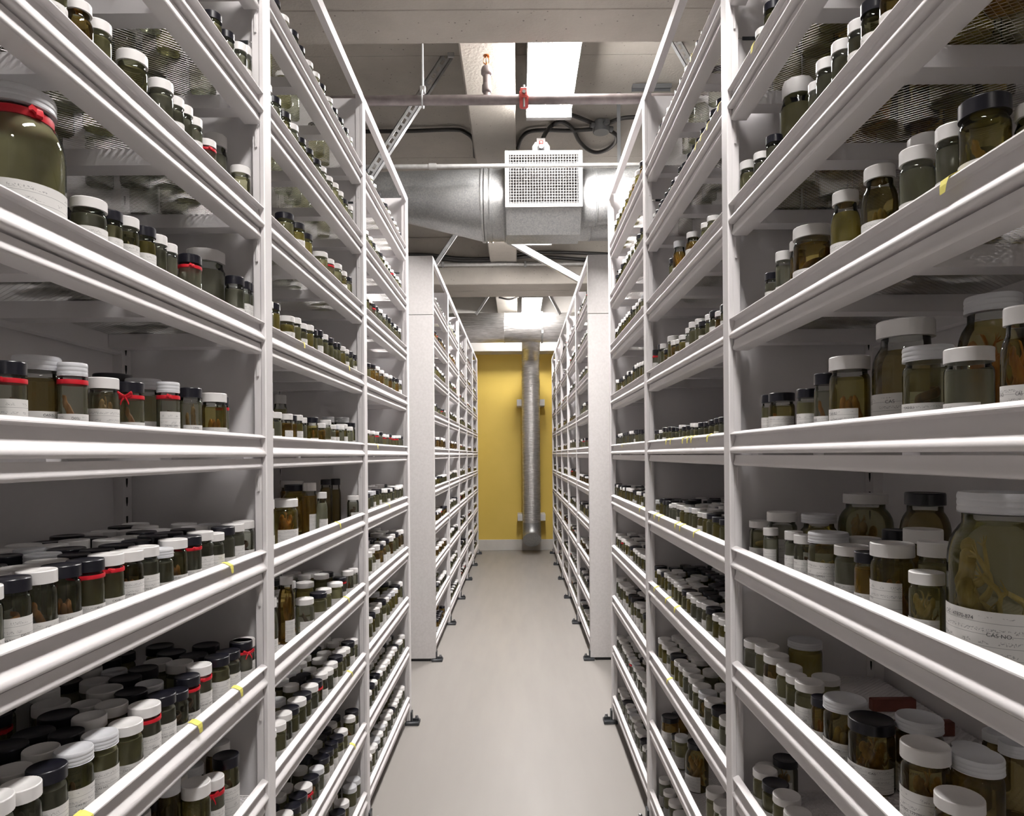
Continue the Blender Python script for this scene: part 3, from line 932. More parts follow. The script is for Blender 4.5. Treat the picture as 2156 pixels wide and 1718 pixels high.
# near bays: rows behind the measured front rows
for r, dx in enumerate((.084, .145, .205, .265, .32)):
    row('L', 0, -1, dx, .057, .122, .061, .42, .08, .02, y0=.08, jit=.004, hj=.02)
    row('L', 0, -2, dx, .058, .123, .062, .58, .06, .05, y0=.05, jit=.005, hj=.03, skip=.04)
for dx in (.11, .18, .26): row('L', 0, -3, dx, .06, .15, .075, .6, .15, .1, 'odd', y0=.45)
for k in (1, 2, 3, 4):
    for dx in (.10, .18, .26):
        row('L', 0, k, dx, .062, .12, .085, .3, .1, 0, 'cco', skip=.25, sp=.3)
        row('R', 0, k, dx, .068, .13, .085, .3, .15, 0, 'ooyad', skip=.25, sp=.4)
row('R', 0, 0, .22, .09, .16, .16, .4, .3, 0, 'od', y0=.15, y1=.5)
row('R', 0, 4, .02, .055, .11, .07, .5, 0, 0, 'oa')
row('L', 0, 4, .02, .055, .11, .07, .3, 0, 0, 'oc')

# middle bays
row('L', 1, 4, .02, .050, .105, .074, .45, 0, 0, 'cco')
row('L', 1, 3, .02, .052, .115, .074, .35, 0, 0, 'cco', skip=.06)
row('L', 1, 2, .02, .055, .120, .088, .35, 0, .02, 'coy', skip=.12)
row('L', 1, 1, .02, .052, .118, .0585, .3, 0, 0, 'ooy', skip=.03, sp=.03)
for dx in (.02, .09): row('L', 1, 0, dx, .05, .105, .06, .3, .1, 0, 'cyoa', y1=1.0)
for dx in (.10, .17, .24): row('L', 1, -2, dx, .055, .115, .066, .35, .1, .05, 'coo', skip=.15, y0=.35)
for k, pB, hh in ((-3, .3, .12), (-4, .45, .118), (-5, .35, .12)):
    for r, dx in enumerate((.02, .08, .14, .20, .26)):
        row('L', 1, k, dx, .056, hh, .061, pB if dx < .1 or k == -3 else .6, .06, .06, 'coo', skip=.05, sp=.15, jit=.006, hj=.05)
row('R', 1, 4, .02, .046, .09, .064, .7, 0, 0, 'ood')
row('R', 1, 3, .02, .044, .09, .054, .78, 0, 0, 'oao', skip=.03, y0=.08)
row('R', 1, 1, .02, .045, .10, .06, .3, 0, 0, 'oya', y0=.05)
for dx in (.02, .075, .13): row('R', 1, 0, dx, .045, .085, .051, .65, 0, 0, 'ooc', y0=.02 if dx < .03 else .4, sp=.02)
for dx in (.02, .075, .13, .19, .25, .31): row('R', 1, -1, dx, .050, .10, .056, .5, .04, .04, 'oyc', y0=.03, sp=.05)
for dx in (.02, .075, .13, .19, .25, .31): row('R', 1, -2, dx, .053, .11, .058, .30 if dx < .05 else .62, .02, .02, 'oyc', y0=.03, sp=.03)
for dx in (.02, .085, .15, .21, .27): row('R', 1, -3, dx, .060, .125, .066, .10, .07, 0, 'oyc', y0=.03, sp=.05, skip=.03)
row('R', 1, -4, .02, .060, .15, .068, .1, .1, 0, 'co', y0=.02, y1=.36)
for dx in (.03, .10): row('R', 1, -5, dx, .058, .115, .085, .15, 0, 0, 'co', y0=.55, skip=.1)
for k in (1, 2, 3, 4):
    for sd in 'LR': row(sd, 1, k, .12, .06, .115, .09, .4, .1, 0, 'co', skip=.3)

# end bays
for k, D, H, p, pB, pR, fl in ((4, .052, .10, .085, .4, .05, 'co'), (3, .05, .11, .075, .1, .05, 'co'), (2, .055, .12, .075, .35, .12, 'oc'), (1, .055, .12, .10, .45, .15, 'oa'),
                               (0, .056, .10, .085, .4, .55, 'oc'), (-1, .056, .115, .066, .2, .05, 'oc'), (-2, .07, .15, .085, .3, 0, 'oa'), (-3, .07, .15, .08, .3, 0, 'oy'),
                               (-4, .055, .12, .062, .12, 0, 'oc'), (-5, .056, .125, .060, .08, 0, 'co')):
    row('L', 2, k, .02, D, H, p, pB, .05, pR, fl, pH=.2 if k in (-2, -3) else 0)
    if k <= -1:
        for dx in (.09, .16): row('L', 2, k, dx, D, H * 1.05, p, pB, .1, 0, fl, skip=.1)
    if k <= -4:
        for dx in (.23, .30): row('L', 2, k, dx, D, H, p, .3, .1, 0, fl, skip=.1)
for k, D, H, p, pB, fl in ((4, .07, .15, .10, .2, 'ya'), (3, .06, .13, .085, .2, 'yo'), (2, .055, .12, .075, .1, 'oy'), (1, .052, .115, .062, .3, 'oy'), (0, .050, .10, .058, .4, 'oc'),
                           (-1, .05, .105, .058, .4, 'oy'), (-2, .06, .115, .070, .25, 'oy'), (-3, .065, .15, .085, .4, 'yo'), (-4, .052, .115, .056, .02, 'c'), (-5, .056, .12, .062, .12, 'c')):
    row('R', 2, k, .02, D, H, p, pB, .03, .02, fl, y0=.05)
    if k <= 0:
        for dx in ((.085, .15) if k > -4 else (.08, .14, .20, .26)): row('R', 2, k, dx, D, H, p, pB, .03, 0, fl, skip=.06)

# racks beyond the cross aisle
for sd in 'LR':
    for bay in range(3, 8):
        for k in LEVELS:
            pB = rj.choice((.2, .35, .55)); D = rj.uniform(.052, .07); H = D * rj.uniform(1.7, 2.2)
            fl = rj.choice(('co', 'oy', 'oo', 'ad'))
            gap = rj.uniform(.03, .35)
            row(sd, bay, k, .02, D, H, D * rj.uniform(1.05, 1.4), pB, .05, .04, fl, y0=gap, skip=.1)
            if k <= -1: row(sd, bay, k, .10, D, H, D * 1.25, pB, .05, .02, fl, y0=gap, skip=.15)

# ------------------------------------------------------------------ which jars are objects of their own
KIND = {'W': 'white_lidded_jar', 'B': 'black_lidded_jar', 'M': 'tin_lidded_jar'}
for j in JARS:
    j['x'] = -(AL + j['inset']) if j['side'] == 'L' else AR + j['inset']
    j['kind'] = KIND[j['code'][0]]
    vis = 1.0 if j['front'] else (.8 if j['bay'] == 0 and j['level'] <= 0 else .45 if j['level'] <= -1 else .2 if j['level'] == 0 else .05)
    j['score'] = F * j['H'] / j['y'] * vis
groups = {}
for j in JARS:
    groups.setdefault((j['side'], j['bay'], j['level']), []).append(j)
ROWN = ['front', 'second', 'third', 'fourth', 'fifth', 'sixth', 'seventh', 'eighth']
for key, l in groups.items():
    l.sort(key=lambda j: j['inset'] - j['D'] / 2)
    rows = []
    for j in l:
        e = j['inset'] - j['D'] / 2
        if rows and e - rows[-1][0] < .035: rows[-1][1].append(j)
        else: rows.append((e, [j]))
    for ri, (e, rr) in enumerate(rows):
        rr.sort(key=lambda j: -j['y'])
        for i, j in enumerate(rr):
            j['row'] = ri; j['ord'] = i; j['n'] = len(rr)
keep = set()
for kd in KIND.values():
    l = sorted((j for j in JARS if j['kind'] == kd and j['bay'] < 3), key=lambda j: -j['score'])
    for j in l[:295]:
        if j['score'] > 6: keep.add(id(j))

LIDW = {'W': 'white-lidded', 'B': 'black-lidded', 'M': 'tin-lidded'}
SKIN = {'0': 0, '1': 1, '2': 2, '3': 1, '4': 0, '5': 3}
def build_jar(j):
    c = j['code']; lid, fam, fl = c[0], c[1], c[2]
    left = j['side'] == 'L'
    rib = 'r' in c[3:] or 'R' in c[3:]
    big = fam == 'g' or j['D'] > .085
    words_ = ('red-ribboned ' if rib else '') + LIDW[lid] + (' big jar' if big else ' jar')
    lab = '%s, %s from far post, %s row, %s shelf up, %s %s rack' % (words_, ordinal(j['ord']), ROWN[min(j['row'], 7)], ORD[j['level'] + 5], 'left' if left else 'right', BAY_NAMES[j['bay']])
    r = bpy.data.objects.new(j['kind'], None); COL.objects.link(r)
    r.empty_display_size = .4
    r['label'] = lab; r['category'] = 'jar'
    r['group'] = 'jars on the %s shelf, %s %s rack' % (ORD[j['level'] + 5], 'left' if left else 'right', BAY_NAMES[j['bay']])
    r.location = (j['x'], j['y'], deck_z(j['level']) + .0018)
    rz = rj.uniform(-.45, .45) + (-.45 if left else math.pi + .45)
    r.rotation_euler = (0, 0, rz)
    r.scale = (j['D'], j['D'], j['H'])
    near = j['y'] < 3.0
    tg = '' if near else '_small'
    ob('glass', JS[fam + tg], r); ob('lid', JS['lid' + fam + lid + tg], r)
    q = ob('liquid', JS['liq' + fam + tg], r)
    q.material_slots[0].link = 'OBJECT'; q.material_slots[0].material = (LIQ_SPEC if any(x.isdigit() for x in c[3:]) and j['y'] < 3 else LIQ)[fl]
    if j['row'] < (1 if j['level'] > 0 else 2):
        u = rj.random()
        lb = ob('paper_label', JS['label_big' if fam == 'g' else 'label_hi' if u < .35 else 'label_lo'], r)
        if j['y'] < 1.5 and j['level'] <= 0:
            ob('lettering', TXT_BIG if fam == 'g' else TXT[rj.randrange(4)], lb)
    if rib:
        rbn = ob('ribbon', JS['bow'] if 'R' in c else JS[rj.choice(('band', 'knot', 'knot'))], r)
        rbn.rotation_euler = (0, 0, rj.uniform(-.6, .6) - (.35 if left else -.35))
        if fam == 'g': rbn.scale = (.73, .73, 1); rbn.location = (0, 0, .06)
        elif fam == 'h': rbn.scale = (.80, .80, 1); rbn.location = (0, 0, .04)
    sp = [x for x in c[3:] if x.isdigit()]
    if sp and near:
        so = ob('specimen', SPM[int(sp[0])], r)
        so.rotation_euler = (0, 0, rj.uniform(-.7, .7) if sp[0] != '5' else -.35)
        so.material_slots[0].link = 'OBJECT'
        so.material_slots[0].material = SPEC[3] if sp[0] == '5' else rj.choice((SPEC[SKIN[sp[0]]], SPEC[SKIN[sp[0]]], SPEC[rj.randrange(4)]))
for j in JARS:
    if id(j) in keep: build_jar(j)

# everything past the first few hundred of each kind: one mass of small jars
mass = MB()
SM = {}
for fam in 'sh':
    for lid in 'WBM':
        b = MB()
        n = 10
        b.lathe([(0, .01), (.47, .01), (.497, .06), (.497, .74), (.44, .80), (.43, .845)], n, 0)
        b.lathe([(0, .03), (.46, .03), (.46, .75), (.46, .75), (0, .75)], n, 2)
        r_ = .5 if fam == 's' else .43
        b.lathe([(0, 1), (r_ * .95, 1), (r_, .985), (r_, .85), (r_ * .9, .85)], n, {'W': 4, 'B': 5, 'M': 6}[lid])
        la = [(.505 * math.cos(a), .505 * math.sin(a), z) for a in (-1.2, -.6, 0, .6, 1.2) for z in (.06, .42)]
        b.add(la, [(2 * i, 2 * i + 2, 2 * i + 3, 2 * i + 1) for i in range(4)], 1)
        SM[fam + lid] = b
FLM = {'c': 2, 'o': 3, 'y': 7, 'a': 8, 'd': 8}
n_mass = 0
for j in JARS:
    if id(j) in keep: continue
    n_mass += 1
    c = j['code']; t = SM[('h' if c[1] in 'hg' else 's') + c[0]]
    a = rj.uniform(-.4, .4) + (-.4 if j['side'] == 'L' else math.pi + .4)
    ca, sa = math.cos(a), math.sin(a); D, H, X, Y, Z = j['D'], j['H'], j['x'], j['y'], deck_z(j['level']) + .0018
    o = len(mass.v)
    keepf = [i for i in range(len(t.f)) if not (t.mi[i] == 1 and j['level'] > 0 and j['row'] > 0)]
    mass.v += [(X + D * (p[0] * ca - p[1] * sa), Y + D * (p[0] * sa + p[1] * ca), Z + H * p[2]) for p in t.v]
    mass.f += [tuple(i + o for i in f) for f in (t.f[i] for i in keepf)]
    mass.mi += [FLM[c[2]] if t.mi[i] == 2 else t.mi[i] for i in keepf]
    if 'r' in c[3:] or 'R' in c[3:]:
        rb = MB().lathe([(.47, .745), (.512, .75), (.512, .80), (.47, .80)], 10, 9)
        o = len(mass.v)
        mass.v += [(X + D * p[0], Y + D * p[1], Z + H * p[2]) for p in rb.v]
        mass.f += [tuple(i + o for i in f) for f in rb.f]; mass.mi += rb.mi
mm = mass.mesh('specimen_jars', [M['glass'], M['paper'], LIQ['c'], LIQ['o'], M['white_lid'], M['black_lid'], M['metal_lid'], LIQ['y'], LIQ['a'], M['ribbon']], 50)
if not mm.uv_layers: mm.uv_layers.new(name='UVMap')
mo = ob('specimen_jars', mm)
mo['kind'] = 'stuff'; mo['label'] = 'rows of small lidded specimen jars filling the backs of shelves and the far racks'; mo['category'] = 'jars'
print('jars', len(JARS), 'own objects', len(keep), 'mass', n_mass)

# ------------------------------------------------------------------ shelf tabs and boards
FLAGS = [('L', -1, 1.546), ('L', -2, 1.594), ('L', -2, 1.387), ('L', -2, 1.03), ('L', 1, 2.084), ('L', 1, 2.64), ('L', -1, 2.489), ('L', -2, 2.605), ('L', -3, 2.648), ('L', -4, 2.685), ('L', 0, 3.163), ('L', -1, 3.442), ('R', 3, 1.572), ('R', 1, 0.87), ('R', 0, 2.521), ('R', 0, 2.45), ('R', 0, 2.267), ('R', 0, 2.203), ('R', 0, 2.155), ('R', 0, 1.971), ('R', -1, 2.752), ('R', -1, 2.66), ('R', -1, 2.386), ('R', -1, 2.316), ('R', -1, 2.134), ('R', -2, 2.764), ('R', -2, 2.55), ('R', -2, 2.403), ('R', -3, 2.536), ('R', 0, 3.594), ('R', -1, 3.086), ('R', 3, 1.84), ('R', 3, 1.947), ('R', 3, 2.017), ('R', 3, 2.077), ('R', 4, 2.124)]
tabm = {}
for s in (1, -1):
    m = MB()
    pts = [(-.020, .0012), (-.013, .0006), (-.0005, -.0058), (.0012, -.014), (.0014, -.0245)]
    vs, fs = [], []
    for i, (o, z) in enumerate(pts):
        wv = .0085 if i < 3 else .0075 - .0014 * (i - 3)
        vs += [(o * s, -wv + .0012 * i, z), (o * s, wv + .0008 * i, z), (o * s, -wv + .0012 * i, z + .0004), (o * s, wv + .0008 * i, z + .0004)]
    for i in range(len(pts) - 1):
        a = 4 * i
        fs += [(a, a + 4, a + 5, a + 1), (a + 2, a + 3, a + 7, a + 6), (a, a + 2, a + 6, a + 4), (a + 1, a + 5, a + 7, a + 3)]
    m.add(vs, fs); tabm[s] = m.mesh('yellow_tab', M['flag'], 0)
fl_groups = {}
for f in FLAGS: fl_groups.setdefault((f[0], bay_of(f[2]), f[1]), []).append(f)
for (sd, bay, k), l in fl_groups.items():
    l.sort(key=lambda f: -f[2])
    for i, (sd, k, y) in enumerate(l):
        o = thing('yellow_tab', 'yellow paper tab, %s from far post on the %s shelf lip, %s %s rack' % (ordinal(i), ORD[k + 5], 'left' if sd == 'L' else 'right', BAY_NAMES[bay]),
                  'tab', (-AL if sd == 'L' else AR, y, lip_z(k)), 'yellow tabs stuck on the shelf lips', tabm[1 if sd == 'L' else -1])
        o.rotation_euler = (0, 0, rj.uniform(-.05, .05)); sc_ = rj.uniform(.9, 1.3) if y > 1.1 else 1.15
        o.scale = (1, sc_, 1)
def board(x0, x1, y0, y1, k, hgt, m, label):
    me = MB().bbox((0, 0, 0), (x1 - x0, y1 - y0, hgt), .002).mesh('wooden_board', m)
    thing('wooden_board', label, 'board', (x0, y0, deck_z(k) + .002), 'boards lying on the shelf decks', me)
a = AR
board(a + .245, a + .345, 1.52, 1.54, -2, .028, M['wood'], 'dark red wooden board lying behind the jars, back one of two, sixth of shelf')
board(a + .19, a + .345, 1.385, 1.405, -2, .030, M['wood'], 'dark red wooden board lying behind the jars, front one of two')
board(a + .10, a + .30, 2.14, 2.16, -4, .016, M['card'], 'tan wooden strip across the mesh deck near the floor, right middle rack')
board(a + .06, a + .33, 1.60, 1.62, -4, .020, M['wood'], 'dark red strip across a low mesh deck in the right near rack')
board(-AL - .20, -AL - .09, 2.10, 2.30, -2, .006, M['card'], 'orange-brown wooden sheet under jars in the left middle rack')

# ------------------------------------------------------------------ ceiling: lamps, pipes, duct
def lamp(x, y0, y1, z, label, lens_='lens'):
    r = thing('ceiling_light', label, 'ceiling light', (x, (y0 + y1) / 2, z), 'ceiling lights over the aisle')
    hl, hw = (y1 - y0) / 2, .1535
    m = MB()
    m.box((-hw, -hl, .02), (hw, hl, .30 if z < 4.1 else .1))
    ob('housing', m.mesh('lamp_housing', M['grille'], 0), r)
    fr = MB()
    for a_, b_ in (((-hw, -hl, -.006), (-hw + .012, hl, .02)), ((hw - .012, -hl, -.006), (hw, hl, .02)), ((-hw, hl - .040, -.057), (hw, hl, .02)), ((-hw, -hl, -.057), (hw, -hl + .040, .02))):
        fr.bbox(a_, b_, .002)
    ob('frame', fr.mesh('lamp_frame', M['grille']), r)
    ob('diffuser', MB().bbox((-hw + .020, -hl + .045, -.054), (hw - .020, hl - .045, .016), .010).mesh('lamp_lens', M[lens_], 0), r)
    return r
LX = .224
lamp(LX, 3.40, 4.53, 3.97, 'bright fluorescent ceiling light beside the concrete joist, above the sprinkler pipe')
lamp(LX, 9.62, 10.78, 3.97, 'bright fluorescent ceiling light far along the aisle, above the silver cross duct')
lamp(LX, 6.20, 7.25, 3.97, 'fluorescent ceiling light hidden above the big galvanised duct')
lamp(LX, -2.9, -1.77, 3.97, 'fluorescent ceiling light over the aisle behind the viewpoint')
lamp(LX, .05, 1.18, 3.97, 'fluorescent ceiling light over the first racks, before the first ceiling beam', 'lens_dim')

PIPE_Y = 3.6; PZ = at(1080, 210, PIPE_Y).z
p = MB(); e0, e1 = at(680, 213, PIPE_Y), at(1420, 208, PIPE_Y)
p.tube([(-3.2, PIPE_Y, PZ), (3.2, PIPE_Y, PZ)], .0262, 20)
pipe = thing('sprinkler_pipe', 'dark steel sprinkler pipe crossing under the first ceiling light', 'pipe', (0, 0, 0), None, None)
ob('pipe_run', p.mesh('pipe_run', M['pipe']), pipe)
sx = at(1025, 200, PIPE_Y).x; PR = .026
t = MB().lathe([(0, 0), (.022, 0), (.022, .030), (.028, .034), (.030, .04), (.030, .085), (.026, .09), (.024, .10), (.024, .155), (.03, .160), (.036, .170), (.036, .195), (.030, .215), (.024, .222), (.0, .222)], 18)
o = ob('riser', t.mesh('riser', M['pipe']), pipe, (sx, PIPE_Y, PZ + .015))
o.scale = (.86, .86, .74)
h = MB().lathe([(0, .220), (.012, .220), (.012, .240), (.006, .246), (.004, .27), (.0, .275)], 10)
for sg in (1, -1): h.tube(spline([(0, sg * .008, .240), (0, sg * .019, .258), (0, sg * .012, .288), (0, 0, .296)], 4), .0035, 6); h.tube(spline([(sg * .008, 0, .240), (sg * .019, 0, .258), (sg * .012, 0, .288), (0, 0, .296)], 4), .0035, 6)
h.lathe([(0, .296), (.020, .298), (.022, .303), (0, .303)], 12)
ob('sprinkler_head', h.mesh('sprinkler_head', M['brass']), o)
cp = MB()
cx_ = at(1103, 212, PIPE_Y).x
for a_ in range(2):
    pass
cp.lathe([(.0265, -.024), (.040, -.024), (.046, -.016), (.046, .016), (.040, .024), (.0265, .024)], 20)
cpm = MB().join(cp, lambda q: (q[2], q[0], q[1]))
for sg in (1, -1): cpm.bbox((-.018, sg * .045 - .012, -.020), (.018, sg * .045 + .012, .020), .004)
cpm.bbox((-.020, -.066, -.018), (.020, -.03, .034), .005)
cpl = ob('coupling', cpm.mesh('coupling', M['red_iron']), pipe, (cx_, PIPE_Y, PZ), label='red grooved coupling')
bl = MB().tube([(0, -.052, .05), (0, -.052, -.066)], .006, 8).tube([(0, -.066, .004), (0, -.078, .004)], .010, 6)
ob('bolt', bl.mesh('coupling_bolt', M['bolt']), cpl)
hx = at(890, 210, PIPE_Y).x
hg = MB().tube([(hx, PIPE_Y, PZ + .05), (hx, PIPE_Y, SLAB)], .006, 8)
ring = [(hx, PIPE_Y + .036 * math.cos(a_ * .3142), PZ + .006 + .044 * math.sin(a_ * .3142)) for a_ in range(21)]
hg.tube(ring, .005, 6)
hg.bbox((hx - .015, PIPE_Y - .012, PZ + .04), (hx + .015, PIPE_Y + .012, PZ + .075), .003)
thing('pipe_hanger', 'threaded rod hanger with a ring clamp holding the sprinkler pipe', 'hanger', (0, 0, 0), None, hg.mesh('pipe_hanger', M['strut']))

CY = 4.6; CZ = at(1080, 349, CY).z
cd = MB().tube([(-3.2, CY, CZ), (3.2, CY, CZ)], .0145, 14)
con = thing('conduit', 'thin zinc conduit crossing in front of the white air grille', 'conduit')
ob('conduit_run', cd.mesh('conduit_run', M['conduit']), con)
kx = at(911, 349, CY).x
cq = MB().tube([(kx - .026, CY, CZ), (kx + .026, CY, CZ)], .0205, 12)
ob('coupling', cq.mesh('conduit_coupling', M['conduit']), con)

DY = 5.02
dz = at(1100, 433, DY).z; DR = .258
duct = thing('air_duct', 'big round galvanised air duct crossing above the cross aisle, with a tapering end', 'duct')
xA, xB = at(1021, 433, DY).x, 2.6
def xlathe(prof, seg=40):
    m = MB().lathe([(r_, x_) for x_, r_ in prof], seg)
    return MB().join(m, lambda q: (q[2], DY + q[0], dz + q[1]))
prof = [(xA, DR)]
xs = [at(v, 480, DY).x for v in (1063, 1098, 1134, 1170, 1206, 1242, 1290)]
for x_ in xs: prof += [(x_ - .006, DR), (x_ - .003, DR + .004), (x_ + .003, DR + .004), (x_ + .006, DR)]
prof += [(xB, DR)]
ob('duct_run', xlathe(prof).mesh('duct_run', M['galv']), duct)
fl_ = MB()
for dx in (-.012, .012, .05): 
    m = xlathe([(xA + dx - .008, DR), (xA + dx - .008, DR + .010), (xA + dx + .008, DR + .010), (xA + dx + .008, DR)])
    fl_.join(m)
ob('flange', fl_.mesh('duct_flange', M['galv']), duct)
tp = MB(); n = 40
sec = []
x1 = at(835, 400, DY).x; x2 = -2.8
for i, (x_, r_, zc) in enumerate(((xA - .02, DR, dz), (x1, .175, dz + .075), (x1 - .03, .172, dz + .078), (x2, .172, dz + .078))):
    for k in range(n):
        a_ = 2 * math.pi * k / n
        tp.v.append((x_, DY + r_ * math.cos(a_), zc + r_ * math.sin(a_)))
for i in range(3):
    for k in range(n):
        k2 = (k + 1) % n
        tp.f.append((i * n + k, i * n + k2, (i + 1) * n + k2, (i + 1) * n + k)); tp.mi.append(0)
ob('taper', tp.mesh('duct_taper', M['galv']), duct)
# branch collar leaving toward the right
bx, bz = at(1255, 410, DY - .25).x, at(1255, 410, DY - .25).z
br = MB()
ang = math.radians(38)
prof_b = [(.205, -.30), (.205, .0), (.212, .004), (.212, .014), (.202, .018), (.202, .45)]
lm = MB().lathe([(r_, z_) for r_, z_ in prof_b], 36)
def turn(q):
    X_, Y_, Z_ = q[2], q[0], q[1]
    return (bx + X_ * math.cos(ang) - Y_ * math.sin(ang) * .0 + .0, DY - .17 - X_ * math.sin(ang) * .35 + Y_ * .55, bz + Z_ * .95)
br.join(lm, turn)
ob('branch_collar', br.mesh('branch_collar', M['galv']), duct)

GY = 4.68
gr = thing('air_grille', 'white air supply grille of narrow vanes on the front of the duct', 'vent', tuple(at(1145, 376, GY)))
gw, gh = 164 / F * GY / 2, 120 / F * GY / 2
fr = MB(); bd = .030
for a_, b_ in (((-gw, 0, -gh), (-gw + bd, .02, gh)), ((gw - bd, 0, -gh), (gw, .02, gh)), ((-gw + bd, .001, gh - bd), (gw - bd, .02, gh)), ((-gw + bd, .001, -gh), (gw - bd, .02, -gh + bd))):
    fr.bbox(a_, b_, .003)
ob('frame', fr.mesh('grille_frame', M['grille']), gr)
vb = MB(); nb = 25
for i in range(nb):
    x_ = -gw + bd + (i + .5) * (2 * gw - 2 * bd) / nb; vb.box((x_ - .0012, .004, -gh + bd), (x_ + .0016, .022, gh - bd))
o = ob('vane', vb.mesh('grille_vane', M['grille'], 0), gr); o['kind'] = 'stuff'
hb = MB(); nh = 17
for i in range(nh):
    z_ = -gh + bd + (i + .5) * (2 * gh - 2 * bd) / nh
    hb.box((-gw + bd, .010, z_ - .0010), (gw - bd, .028, z_ + .0010))
o = ob('louvre', hb.mesh('grille_louvre', M['grille'], 0), gr); o['kind'] = 'stuff'
bxm = MB()
bxm.box((-gw + .01, .02, gh - .02), (gw - .01, .35, gh - .015)); bxm.box((-gw + .008, .02, -gh + .01), (-gw + .012, .35, gh - .015)); bxm.box((gw - .012, .02, -gh + .01), (gw - .008, .35, gh - .015))
bxm.add([(-gw + .008, .02, -gh + .01), (gw - .008, .02, -gh + .01), (gw - .008, .14, -gh - .15), (-gw + .008, .14, -gh - .15), (-gw + .008, .35, -gh - .15), (gw - .008, .35, -gh - .15), (-gw + .008, .35, -gh + .01), (gw - .008, .35, -gh + .01)],
        [(0, 1, 2, 3), (3, 2, 5, 4), (0, 3, 4, 6), (1, 7, 5, 2)])
ob('plenum_box', bxm.mesh('plenum_box', M['galv'], 0), gr, label='galvanised box behind the grille')
ob('shade_plate', MB().box((-gw + .013, .055, -gh + .012), (gw - .013, .06, gh - .022)).mesh('plenum_shade', M['black_gap'], 0), gr)  # added black sheet, stands in for the shade behind the vanes

br_y = 4.75
bp = at(1139, 303, br_y)
bk = thing('cable_bracket', 'white bracket plate with a cable gland on top of the grille', 'bracket', tuple(bp))
m = MB(); m.extrude([(-.062, -.055), (.062, -.055), (.062, -.02), (.042, .012), (.030, .014), (.030, .04), (-.030, .04), (-.030, .014), (-.042, .012), (-.062, -.02)], -.003, .003)
ob('plate', m.mesh('bracket_plate', M['grille'], 0), bk)
ob('gland', MB().join(MB().lathe([(0, 0), (.026, 0), (.026, .012), (.02, .02), (.016, .045), (0, .045)], 14), lambda q: (q[0], -q[2], q[1] - .035)).mesh('gland', M['bolt']), bk)
ob('red_clip', MB().bbox((-.014, -.05, -.022), (.014, -.02, .004), .005).mesh('red_clip', M['red_iron']), bk, label='red clip round the cable')

def cable(pts, rad, label, z=SLAB - .030, n=7):
    P = [at(x_, y_, z=z) if len(q) == 0 else at(x_, y_, Y=q[0]) for x_, y_, *q in pts]
    m = MB().tube(spline(P, n), rad, 8)
    return thing('cable', label, 'cable', (0, 0, 0), 'black cables clipped to the concrete ceiling', m.mesh('cable', M['cable']))
cable([(1150, 228), (1175, 236), (1205, 243), (1230, 252), (1254, 262)], .016, 'black cable from the first ceiling light to the round grey junction box')
cable([(1278, 261), (1300, 252), (1330, 247), (1420, 246)], .016, 'black cable leaving the junction box toward the right-hand wall')
cable([(1248, 272), (1200, 275), (1150, 274), (1115, 277), (1098, 290), (1090, 312)], .016, 'black cable curving from the junction box down behind the grille')
cable([(1284, 275), (1297, 285), (1295, 300), (1278, 315), (1255, 321), (1235, 313), (1218, 295), (1208, 275), (1195, 262), (1178, 256), (1160, 266), (1146, 285, 4.9), (1139, 305, 4.75)], .016, 'black cable looped from the junction box to the bracket over the grille')
cable([(690, 279), (770, 277), (860, 276), (955, 273), (980, 279), (997, 296), (1000, 330)], .016, 'black cable across the ceiling left of the concrete joist')
cable([(840, 535, 8.07), (900, 536, 8.07), (960, 543, 8.07), (1020, 545, 8.07), (1080, 538, 8.07), (1130, 531, 8.07), (1240, 533, 8.07), (1300, 536, 8.07)], .020, 'upper black cable along the face of the second ceiling beam')
cable([(840, 540, 8.07), (910, 543, 8.07), (980, 549, 8.07), (1060, 546, 8.07), (1120, 540, 8.07), (1230, 546, 8.07), (1300, 549, 8.07)], .020, 'lower black cable along the face of the second ceiling beam')
cable([(1050, 626, 9.85), (1072, 630, 9.85), (1092, 625, 9.85)], .014, 'short black cable sagging under the far concrete joist')
jb = at(1266, 266, z=SLAB - .04)
j_ = thing('junction_box', 'round grey junction box on the ceiling beside the looping cables', 'box', tuple(jb))
ob('box_body', MB().lathe([(0, -.05), (.062, -.05), (.066, -.044), (.066, .03), (.05, .038), (0, .038)], 20).mesh('box_body', M['junction']), j_)
hb_ = MB()
for a_ in range(4): hb_.join(MB().lathe([(0, 0), (.022, 0), (.022, .045), (0, .045)], 10), lambda q, a=a_: ((q[2] + .055) * math.cos(a * 1.571 + .4) - q[0] * math.sin(a * 1.571 + .4), (q[2] + .055) * math.sin(a * 1.571 + .4) + q[0] * math.cos(a * 1.571 + .4), q[1] - .005))
ob('hub', hb_.mesh('box_hub', M['junction']), j_)

